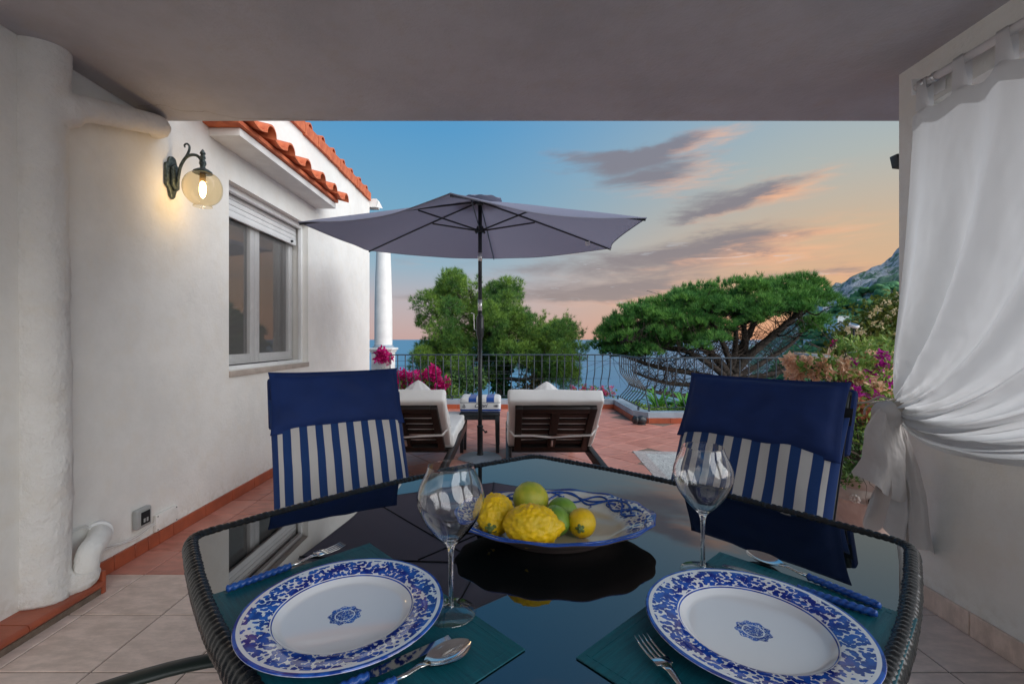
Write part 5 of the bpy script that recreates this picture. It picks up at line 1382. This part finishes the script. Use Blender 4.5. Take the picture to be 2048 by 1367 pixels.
# ================================================================== LEFT PINE (loose crown, ivy clad trunk)
YP = 14.0
tree = thing('pine_tree', 'tall loose crowned green pine with ivy covered trunk behind the railing', 'tree', (.25, YP, -5.2))
rs = np.random.RandomState(11)
lobes = [
 [(845,622),(870,572),(905,556),(960,562),(1010,560),(1033,590),(1030,620),(1050,655),(1000,700),(930,705),(870,680),(846,650)],
 [(1000,640),(1060,640),(1080,655),(1100,690),(1080,720),(1000,730),(960,700)],
 [(1075,668),(1110,652),(1140,650),(1160,675),(1162,705),(1140,735),(1095,735),(1070,700)],
 [(842,688),(870,690),(900,712),(960,715),(1000,740),(960,770),(890,760),(850,735),(846,705)],
 [(1050,700),(1120,720),(1150,740),(1145,765),(1100,755),(1040,745)]]
cn_ = [80, 34, 30, 40, 16]
cent = np.concatenate([sample_poly(L_, n_, rs, YP, 1.5) for L_, n_ in zip(lobes, cn_)])
trunk_pts = [pt(1040,830,YP), pt(1010,790,YP), pt(1000,755,YP), pt(1012,720,YP), pt(985,670,YP), pt(955,620,YP), pt(940,580,YP)]
tp_ = [(.55,YP,-5.2)]+[tuple(q) for q in trunk_pts]
mb = MB(); tb_ = bez(tp_, 5); mb.tube(tb_, [.24*(1-.8*k/len(tb_))+.02 for k in range(len(tb_))], 9)
limbs = [(3, (870,700)), (3, (1110,700)), (4, (880,620)), (4, (1030,640)), (2, (880,760)), (3, (1150,690)), (5, (1010,585)), (5, (900,570)), (2,(930,720)), (2,(1100,745))]
lp = []
for si, (px, py) in limbs:
    a_ = Vector(tp_[si+1]); b_ = Vector(pt(px, py, YP+rs.uniform(-.8, .8))); mid_ = a_.lerp(b_, .5)+Vector((0,0,-.12)); P = bez([a_, mid_, b_], 6)
    mb.tube(P, [.075*(1-.75*k/len(P)) for k in range(len(P))], 6); lp += P[3:]
mb.ob('trunk', M['bark'], tree, world=True, smooth=True)
mb = MB(); lpa = np.array([tuple(q) for q in lp]+[tuple(q) for q in tb_[15:]])
for c_ in cent:
    i = np.argmin(np.linalg.norm(lpa-c_, axis=1)+rs.rand(len(lpa))*.3); twig_net(mb, lpa[i], c_, .026, rs, .02)
    for _ in range(3): twig_net(mb, c_, c_+rs.uniform(-.28,.28,3), .010, rs, 0, 3, 3)
mb.ob('branches', M['bark'], tree, world=True)
P = []; D = []
for c_ in cent:
    r_ = rs.uniform(.27, .48); n_ = int(175*(r_/.4)**2)
    d = rnd_dirs(n_, rs, .25); rad = r_*(.35+.65*rs.rand(n_, 1)**.5)*(1+.25*np.sin(d[:, :1]*6+c_[0]*3)*np.cos(d[:, 2:]*5))
    P.append(c_+d*rad*np.array([1,1,.78])); D.append((d+np.array([0,0,.7]))/1.3)
# feathery leaders on the outline
for (px, py) in [(905,548),(915,542),(958,552),(930,556),(1035,575),(1040,592),(1018,560),(880,568),(842,625),(840,640),(838,692),(845,712),(1077,640),(1085,628),(1135,640),(1128,630),(1160,660),(1168,688),(1105,642),(860,590)]:
    b_ = np.array(pt(px, py+16, YP+rs.uniform(-.4, .4))); n_ = 26; f = rs.rand(n_, 1); ax = np.array([(px-985)/900, 0, .5]); ax /= np.linalg.norm(ax)
    P.append(b_+ax*f*.30+rs.randn(n_, 3)*.05); D.append(np.repeat(ax[None], n_, 0))
P = np.concatenate(P); D = np.concatenate(D)
needles('crown', M['pineA'], P, D, .125, 13, .6, .009, tree, rs)
# ivy on the trunk
tbp = np.array([tuple(q) for q in tb_[:22]]); i = rs.randint(0, len(tbp)-1, 2600); f = rs.rand(2600, 1); q = tbp[i]*(1-f)+tbp[i+1]*f
d = rnd_dirs(2600, rs); leafset('ivy', M['ivy'], q+d*np.array([.30,.3,.1])*rs.uniform(.6, 1.1, (2600, 1)), .11, tree, rs, .8, 0)

# ================================================================== UMBRELLA PINE
YU = 12.5
up_ = thing('umbrella_pine', 'wide umbrella pine with flat green crown over bare branching limbs', 'tree', (6.0, YU, -5.5))
rs = np.random.RandomState(23)
top = [(1200,650),(1215,640),(1245,618),(1290,602),(1340,588),(1390,572),(1440,566),(1490,560),(1530,557),(1570,556),(1610,562),(1640,574),(1650,592),(1640,618)]
bot = [(1204,700),(1250,708),(1300,704),(1345,694),(1390,680),(1430,668),(1470,652),(1520,640),(1560,628),(1600,618),(1625,616)]
tx = [q[0] for q in top]; ty = [q[1] for q in top]; bx_ = [q[0] for q in bot]; by_ = [q[1] for q in bot]
cent = []
for k in range(300):
    px = 1212+(1622-1212)*rs.rand(); t0 = np.interp(px, tx, ty); b0 = np.interp(px, bx_, by_); f = rs.rand()**.9; py = t0+15+(b0-t0-8)*f
    kk = math.sqrt(max(.05, 1-((px-1430)/235.0)**2)); dep = 2.1*kk*(.55+.45*f)*rs.uniform(-1, 1)
    X, _, Z = pt(px, py, YU); cent.append((X, YU+dep, Z-.0*abs(dep)))
for k in range(6): cent.append(pt(rs.uniform(1605,1640), rs.uniform(640,668), YU+rs.uniform(-.5,.5)))
for k in range(8): cent.append(pt(rs.uniform(1188,1225), rs.uniform(668,716), YU+rs.uniform(-.6,.6)))
cent = np.array(cent)
fork = Vector(pt(1462,748,YU))
mb = MB(); P = bez([(6.0,YU,-5.5), pt(1500,830,YU), pt(1470,785,YU), fork], 6); mb.tube(P, [.30*(1-.4*k/len(P)) for k in range(len(P))], 10)
limbs = [
 [(1462,752),(1478,712),(1510,665),(1535,618),(1552,590)], [(1466,745),(1500,705),(1560,650),(1600,610),(1630,585)],
 [(1462,748),(1468,690),(1462,640),(1450,605)], [(1458,750),(1430,715),(1395,690),(1350,668),(1310,650)],
 [(1455,756),(1410,725),(1355,700),(1290,690),(1235,680)], [(1468,756),(1530,725),(1590,690),(1625,660)],
 [(1450,760),(1380,745),(1320,735),(1260,715),(1205,690)], [(1465,744),(1490,700),(1490,650),(1485,610)],
 [(1460,765),(1400,770),(1330,765),(1270,745)], [(1470,760),(1540,745),(1600,720),(1640,700)], [(1440,775),(1370,790),(1300,780),(1250,765)], [(1464,742),(1440,690),(1410,650),(1400,620)]]
LP = []
for j, l_ in enumerate(limbs):
    dy = rs.uniform(-1.1, 1.1); pts = [Vector(pt(a, b, YU))+Vector((0, dy*k/len(l_), 0)) for k, (a, b) in enumerate(l_)]; P = bez(pts, 7)
    r0 = .125 if j in (0,1,3,7) else .085
    mb.tube(P, [r0*(1-.8*k/len(P))+.008+.006*math.sin(k*2.3) for k in range(len(P))], 7); LP += P[4:]
mb.ob('trunk', M['bark'], up_, world=True, smooth=True)
LPa = np.array([tuple(q) for q in LP]); mb = MB()
for c_ in cent:
    dd = np.linalg.norm((LPa-c_)*np.array([1,.5,1]), axis=1)+rs.rand(len(LPa))*.9; i = np.argmin(dd); twig_net(mb, LPa[i], c_, .030, rs, .06)
for k in range(900):       # bare dry twigs under the crown
    i = rs.randint(len(LPa)); c_ = cent[rs.randint(len(cent))]; a_ = LPa[i]
    v_ = c_-a_; v_ = v_/np.linalg.norm(v_)+rs.randn(3)*.36; L = rs.uniform(.35, 1.3); e_ = a_+v_*L; pxx = VX+e_[0]/e_[1]*F0
    if VY-(e_[2]-ZC)/e_[1]*F0 < np.interp(pxx, tx, ty)+14 or pxx > 1640: continue
    twig_net(mb, a_, a_+v_*L, rs.uniform(.006,.013), rs, -.05, 3, 4)
for k in range(170):
    c_ = cent[rs.randint(len(cent))]; px = VX+c_[0]/YU*F0
    if px > 1420: continue
    twig_net(mb, c_+rs.randn(3)*.2, c_+np.array([rs.uniform(.1,.9), rs.uniform(-.3,.3), -rs.uniform(.3,1.0)]), .007, rs, .05, 3, 4)
mb.ob('dry_branches', M['twig'], up_, world=True)
P = []; D = []
for c_ in cent:
    r_ = rs.uniform(.20, .36); n_ = int(66*(r_/.34)**2); d = rnd_dirs(n_, rs, .6); d[:, 2] = np.abs(d[:, 2])*1.0-.15*rs.rand(n_)
    P.append(c_+d*r_*np.array([1,1,.72])*(.72+.28*rs.rand(n_, 1))); dd = d*.75+np.array([0,0,.65]); D.append(dd/np.linalg.norm(dd, axis=1, keepdims=True))
for px in np.linspace(1212, 1630, 64):       # upright shoots along the top outline
    py = np.interp(px, tx, ty)+8+4*rs.randn(); b_ = np.array(pt(px, py, YU+rs.uniform(-.5,.5))); n_ = 7
    ax = np.array([rs.uniform(-.3,.3), 0, 1.0]); f = rs.rand(n_, 1); P.append(b_+ax*f*.12+rs.randn(n_, 3)*.03); D.append(np.repeat(ax[None], n_, 0))
P = np.concatenate(P); D = np.concatenate(D)
needles('crown', M['pineB'], P, D, .15, 13, .34, .013, up_, rs)

# ---- dark shrubs on the slope under the trees
def bush(name, label, cat, base, ell, n_, size, m, rs, asp=.55, stems=14, up=.35, fl=None, **kw):
    t_ = thing(name, label, cat, base); mb = MB()
    cs = [np.array(e_[:3]) for e_ in ell]
    for e_ in ell:
        for _ in range(max(2, stems//len(ell))):
            twig_net(mb, base, np.array(e_[:3])+rs.randn(3)*np.array(e_[3:6])*.35, .012*kw.get('thick', 1), rs, -.03, 4, 5)
    mb.ob('stems', M['twig'], t_, world=True)
    tot_ = sum(e_[3]*e_[5] for e_ in ell); PP = []
    for e_ in ell:
        k = int(n_*e_[3]*e_[5]/tot_); d = rnd_dirs(k, rs); q = np.array(e_[:3])+d*np.array(e_[3:6])*(rs.rand(k, 1)**.45)*(1+.22*np.sin(d[:, :1]*5+e_[0]*7)+.15*rs.randn(k, 1)*.6); PP.append(q)
    leafset('foliage', m, np.concatenate(PP), size, t_, rs, asp, up)
    return t_
rs = np.random.RandomState(5)
def E(px, py, Y, wpx, hpx, dY=None):
    X, _, Z = pt(px, py, Y); return (X, Y, Z, wpx/F0*Y, dY or wpx/F0*Y*.8, hpx/F0*Y)
bush('wild_shrub', 'dark reddish leaved shrub below the loose pine, seen through the balusters', 'shrub', (.75,13.2,-5.2), [E(1070,768,13.2,32,26), E(1045,790,13.2,25,16), E(1100,745,13.2,28,18)], 1500, .10, leafmat('reddish_leaves', (.05,.035,.02), (.04,.07,.02), (.10,.05,.03), 4, .2), rs)
bush('wild_shrub', 'dark green shrub left of the ivy clad trunk behind the railing', 'shrub', (-1.2,12.6,-5.0), [E(905,780,12.6,45,20), E(940,760,12.6,40,25)], 1800, .10, M['leafd'], rs)

# ---- planter bed beyond the right hand railing
struct(MB().grid(lambda u, v: (1.98+3.6*u, 6.5+1.9*v, .03-.5*v*v+.03*noise.noise(Vector((u*9, v*5, 0)))), 26, 14).ob('planter_bed', soil, smooth=True))
def agave(label, c, n_, L, seed):
    rs_ = np.random.RandomState(seed); t_ = thing('strap_leaved_plant', label, 'plant', c, 0, 'strap leaved plants in the planter bed')
    mes = []
    for k in range(6):
        bend = .25+.15*k
        def f(u, v):
            w = .032*math.sin(math.pi*min(1, .12+.88*u))**.7*(1-u*.35); a = (v-.5)*2
            ang = math.pi/2-bend*u*1.6; return (L*(u*math.cos(ang)*.9+.02), a*w, L*(u*math.sin(ang)*1.0)-abs(a)*-.010)
        mb = MB().grid(f, 9, 3); me = mb.mesh('leaf', M['agave']); me.polygons.foreach_set('use_smooth', [True]*len(me.polygons)); mes.append(me)
    for k in range(n_):
        q = link('leaf', mes[rs_.randint(6)], t_); q.rotation_euler = (rs_.uniform(-.1,.1), rs_.uniform(.0,.75), k*2.4+rs_.uniform(-.2,.2)); s_ = rs_.uniform(.7,1.15); q.scale = (s_,s_,s_)
agave('bright green strap leaved plant just right of the railing corner', (2.30,6.95,.04), 46, .47, 1)
agave('bright green strap leaved plant nearest the right chair top', (2.68,6.85,.04), 46, .52, 2)
agave('low green strap leaved plant mostly behind the blue cushion', (3.15,7.0,.02), 26, .36, 3)
n_ = 1500; q = np.stack([rs.uniform(1.98, 4.2, n_), rs.uniform(6.56, 6.85, n_), rs.uniform(.05, .17, n_)], 1)
leafset('ground_cover', leafmat('lime_ground_cover', (.22,.34,.05), (.32,.42,.08), (.10,.22,.03), 14, .3), q, .045, None, rs, .7, .6, kind='stuff')
n_ = 500; q = np.stack([rs.uniform(2.0, 2.14, n_), rs.uniform(6.6, 7.6, n_), rs.uniform(.02, .13, n_)], 1)
leafset('ground_cover', bpy.data.materials['lime_ground_cover'], q, .045, None, rs, .7, .6, kind='stuff')

# ================================================================== FLOWERING PLANTS
def bracts(name, m, centers, r, per, size, parent, rs, up=.1, asp=.85, **tags):
    C_ = np.repeat(np.asarray(centers), per, 0); n_ = len(C_); d = rnd_dirs(n_, rs, up)
    return leafset(name, m, C_+d*r*(rs.rand(n_, 1)**.6), size, parent, rs, asp, dirs=(d+rs.randn(n_, 3)*.4)/np.linalg.norm(d+rs.randn(n_, 3)*.0001, axis=1, keepdims=True), curl=.9, **tags)
rs = np.random.RandomState(31)
# magenta bougainvillea behind the rail on the left
bg_ = bush('bougainvillea', 'vivid magenta bougainvillea spilling behind the balusters by the left lounger', 'shrub', (-1.4,8.1,-1.2),
    [E(820,780,8.05,45,28,.22), E(870,775,8.05,38,30,.2), E(905,795,8.05,25,16,.2)], 2600, .06, M['leaf'], rs)
cs = [E(px, py, 7.98, 1, 1)[:3] for px, py in [(790,752),(805,748),(818,752),(832,750),(845,752),(858,748),(868,745),(866,755),(872,765),(800,760),(826,762),(842,764),(875,772),(862,786),(884,778),(880,790),(850,776),(812,770),(830,774),(866,738),(872,752),(886,768),(892,765),(840,755),(798,770)]]
cs = [(a_+rs.uniform(-.05,.05), b_+rs.uniform(-.12,.12), c_) for a_, b_, c_ in cs for _ in (0, 1)]
bracts('blossom', M['magenta'], cs, .075, 46, .042, bg_, rs)
b2 = thing('bougainvillea_sprig', 'upright sprig with red magenta blossom in front of the column pedestal', 'shrub', (-2.08, 7.9, -.6))
mb = MB(); 
for k in range(12): twig_net(mb, (-2.08+rs.uniform(-.03,.03),7.9,-.6), (-2.08+rs.uniform(-.12,.10),7.9+rs.uniform(-.05,.05), .60+rs.uniform(-.1,.1)), .008, rs, 0, 4, 4)
mb.ob('stems', M['leaf'], b2, world=True)
bracts('blossom', M['magenta'], [E(px, py, 7.9, 1, 1)[:3] for px, py in [(762,700),(765,708),(757,712),(771,714),(764,718),(775,722),(760,705),(769,706),(757,719),(780,714)]], .055, 48, .04, b2, rs)
leafset('foliage', M['leaf'], np.array([(-2.08+rs.uniform(-.13,.12), 7.9+rs.uniform(-.08,.08), rs.uniform(.1,.62)) for _ in range(260)]), .05, b2, rs, .5, .5)
gz = bush('geranium', 'sparse pink flowering geranium behind the railing near the corner', 'shrub', (1.45,8.0,-.6), [E(1185,785,8.0,45,14,.12)], 260, .05, M['leaf'], rs, stems=30, thick=.5)
bracts('blossom', leafmat('pink_petals', (.72,.12,.26), (.78,.2,.32), (.6,.06,.2), 9, .35), [E(rs.uniform(1138,1228), 772+16*rs.rand()+abs(rs.randn())*3, 8.0, 1, 1)[:3] for _ in range(34)], .035, 16, .03, gz, rs)

# big potted bougainvillea by the curtain
pot = thing('clay_pot', 'large pale weathered clay pot with rosette behind the right chair', 'pot', (2.22, 2.78, 0))
pr = [(0,.001),(.19,.001),(.205,.02),(.20,.035),(.235,.12),(.262,.22),(.272,.285),(.264,.30),(.272,.315),(.285,.34),(.292,.365),(.287,.385),(.265,.388),(.258,.37),(.25,.33),(0,.33)]
MB().lathe(pr, 56).ob('body', M['potclay'], pot, autos=50)
MB().lathe([(.262,.215),(.270,.222),(.267,.232)], 56).ob('band', M['potclay'], pot, smooth=True)
for a in (R(232), R(214), R(250)):
    mb = MB()
    for k in range(9):
        b = 2*math.pi*k/9; mb.sphere((.275*math.cos(a)-.018*math.cos(b)*math.sin(a), .275*math.sin(a)+.018*math.cos(b)*math.cos(a), .275+.018*math.sin(b)-.03), (.011,.011,.011), 8, 6)
    mb.sphere((.275*math.cos(a), .275*math.sin(a), .245), .012, 8, 6); q = mb.ob('rosette', M['twig'] if a == R(232) else M['potclay'], pot, smooth=True)
soil_top = MB().lathe([(0,.345),(.25,.345)], 32).ob('soil', soil, pot)
rs = np.random.RandomState(77)
YB = 2.75
bb = thing('potted_bougainvillea', 'potted bougainvillea with dried peach bracts and a few purple blooms', 'shrub', (2.2, 2.78, .35))
mb = MB(); ends = []
for k in range(46):
    px, py = rs.uniform(1585, 1800), rs.uniform(690, 880)
    e_ = pt(px, py, YB+rs.uniform(-.30,.35)); ends.append(e_); twig_net(mb, (2.2+rs.uniform(-.08,.08), 2.78+rs.uniform(-.06,.06), .34), e_, .0075, rs, -.04, 5, 8)
for k in range(60):
    a_ = np.array(ends[rs.randint(len(ends))]); twig_net(mb, a_, a_+rs.randn(3)*np.array([.1,.1,.08]), .003, rs, 0, 3, 3)
mb.ob('stems', M['twig'], bb, world=True)
def cloud(lst, n_, sY=.3):
    o = []
    for _ in range(n_):
        px, py, w, h_ = lst[rs.randint(len(lst))]; o.append(pt(px+w*rs.uniform(-1,1), py+h_*rs.uniform(-1,1), YB+rs.uniform(-sY, sY)))
    return np.array(o)
leafset('foliage', M['leaf'], cloud([(1640,730,45,18),(1690,740,50,25),(1750,730,50,25),(1760,790,40,40),(1700,790,35,45),(1730,690,55,14),(1720,850,40,40)], 2600), .034, bb, rs, .5, .3)
cs = [pt(px+rs.uniform(-5,5), py+rs.uniform(-5,5), YB+rs.uniform(-.25,.12)) for px, py in
  [(1583,722),(1590,735),(1580,745),(1600,722),(1597,758),(1612,724),(1640,730),(1655,735),(1662,722),(1675,740),(1695,748),(1700,730),(1720,742),(1712,758),(1735,758),(1740,748),(1760,722),(1770,740),(1785,735),(1792,715),(1780,760),(1752,775),(1770,780),(1745,712),(1725,716),(1655,752),(1684,722),(1610,742),(1790,755),(1794,790),(1630,748)]]
bracts('dried_blossom', M['peach'], cs, .025, 60, .021, bb, rs, asp=1.1, label='dried peach coloured bracts')
cs = [pt(px+rs.uniform(-4,4), py+rs.uniform(-4,4), YB-.05+rs.uniform(-.15,.12)) for px, py in [(1700,790),(1710,805),(1722,812),(1732,822),(1742,832),(1715,825),(1728,838),(1748,820),(1750,842),(1738,805),(1696,802),(1702,775),(1688,770),(1760,835),(1688,790),(1742,760),(1690,812)]]
bracts('rust_blossom', M['rust'], cs, .030, 50, .021, bb, rs, asp=1.1, label='drooping rust red dried bracts')
cs = [pt(px, py, YB-.22+rs.uniform(-.05,.12)) for px, py in [(1703,725),(1701,764),(1769,712),(1727,757),(1742,748),(1712,783),(1749,792),(1778,765),(1764,730)]]
bracts('purple_blossom', M['purple'], cs, .014, 40, .022, bb, rs, asp=1.1, label='fresh purple pink bloom')
# leafy underplanting that spills over the pot rim
rs = np.random.RandomState(78)
un = thing('trailing_plant', 'green trailing plant with small pale star leaves over the pot rim', 'plant', (2.12, 2.66, .36))
leafset('foliage', M['leafd'], cloud([(1700,900,38,50),(1740,880,40,50),(1690,945,30,25),(1720,950,30,18),(1760,920,30,40)], 2300, .18), .030, un, rs, .42, .25)
leafset('pale_foliage', mat('silvery_leaf', (.30,.36,.28), .6, var=.2), cloud([(1690,920,12,10),(1672,890,10,10),(1700,880,10,10)], 110, .08), .026, un, rs, .35, .3)
mb = MB()
for k in range(26): e_ = cloud([(1700,900,38,45),(1740,890,40,45)], 1, .15)[0]; twig_net(mb, (2.15+rs.uniform(-.1,.1), 2.68, .35), e_, .003, rs, 0, 4, 5)
for k in range(5): twig_net(mb, (2.0+.03*k,2.58,.38), (1.94+.035*k,2.47,.26+rs.uniform(-.03,.03)), .002, rs, -.1, 3, 4)
mb.ob('stems', M['twig'], un, world=True)

# tall pale flowered shrub further right
rs = np.random.RandomState(41)
cl = bush('flowering_shrub', 'tall yellow green shrub speckled with pale dried blooms behind the curtain edge', 'shrub', (3.25,4.1,0),
  [E(1765,640,4.0,40,38,.4), E(1720,675,4.0,48,28,.4), E(1790,700,4.0,45,45,.4), E(1680,705,4.0,35,16,.3), E(1800,610,4.0,28,30,.3), E(1830,680,4.0,50,60,.4)], 5200, .045, leafmat('yellow_green_leaves', (.10,.15,.02), (.18,.19,.03), (.05,.10,.02), 5), rs, stems=40)
cs = [pt(rs.uniform(1690,1790), 0, 1) for _ in range(0)]
cs = []
for _ in range(90):
    px = rs.uniform(1665, 1800); lo_ = np.interp(px, [1665,1700,1740,1790], [690,655,625,590]); cs.append(pt(px, lo_+abs(rs.randn())*38, 4.0+rs.uniform(-.35,.2)))
bracts('blossom', leafmat('pale_straw_petals', (.62,.50,.24), (.68,.60,.38), (.55,.36,.18), 9, .35), cs, .012, 9, .017, cl, rs)
bush('wild_shrub', 'low bright green bush at the right behind the potted flowers', 'shrub', (3.6,4.6,0), [E(1785,690,4.6,30,22,.3), E(1770,800,4.6,50,60,.4), E(1720,850,4.6,60,50,.4), E(1680,900,4.6,50,40,.3)], 2600, .05, M['agave'], rs, stems=20)
sprig = thing('pink_sprig', 'tiny bright pink blossom spray before the white villa wall', 'flower', (2.75, 4.0, .6))
mb = MB(); twig_net(mb, (2.85,4.05,.6), pt(1668,686,4.0), .006, rs, 0, 4, 5); mb.ob('stems', M['twig'], sprig, world=True)
bracts('blossom', M['magenta'], [pt(px, py, 4.0) for px, py in [(1668,684),(1672,680),(1664,688)]], .012, 8, .02, sprig, rs)

# ---- solar lights among the flowers
def solar(label, px, py, Y, w, rz, tl, round_=False, th=.014):
    X, _, Z = pt(px, py, Y); t_ = thing('solar_lamp', label, 'solar lamp', (X, Y, Z), rz, 'solar garden lamps among the flowers')
    fr = Matrix.Rotation(tl, 4, 'X')
    def tr(m_): m_.v = [tuple(fr @ Vector(q)) for q in m_.v]; return m_
    if round_:
        tr(MB().lathe([(0,-.012),(w*.8,-.012),(w,-.002),(w,.004),(w*.9,.010),(0,.010)], 28)).ob('housing', M['paint'], t_, autos=40)
        tr(MB().lathe([(0,.0105),(w*.78,.0105),(w*.78,.012),(0,.012)], 28)).ob('solar_panel', solm, t_)
    else:
        tr(MB().box((-w,-w*.8,-.016), (w,w*.8,.006))).ob('housing', M['grey_box'], t_, bevel=.004)
        tr(MB().box((-w*.92,-w*.72,.0065), (w*.92,w*.72,.009))).ob('solar_panel', solm, t_, bevel=.001)
    MB().tube([(0,0,-.015),(0,.01,-.30)], .007, 8).ob('stake', M['dark'], t_)
solm = mat('solar_cells', (.03,.05,.09), .08, spec=1, ior=2)
solar('square solar lamp on a dark stake at the left end of the flowers', 1625, 710, 2.62, .078, .15, R(8))
solar('dim solar lamp half sunk in the flowers, right of the first', 1725, 706, 2.95, .075, -.15, R(-6))
solar('round white solar lamp poking out above the bushes', 1708, 651, 3.6, .036, .2, R(25), True)
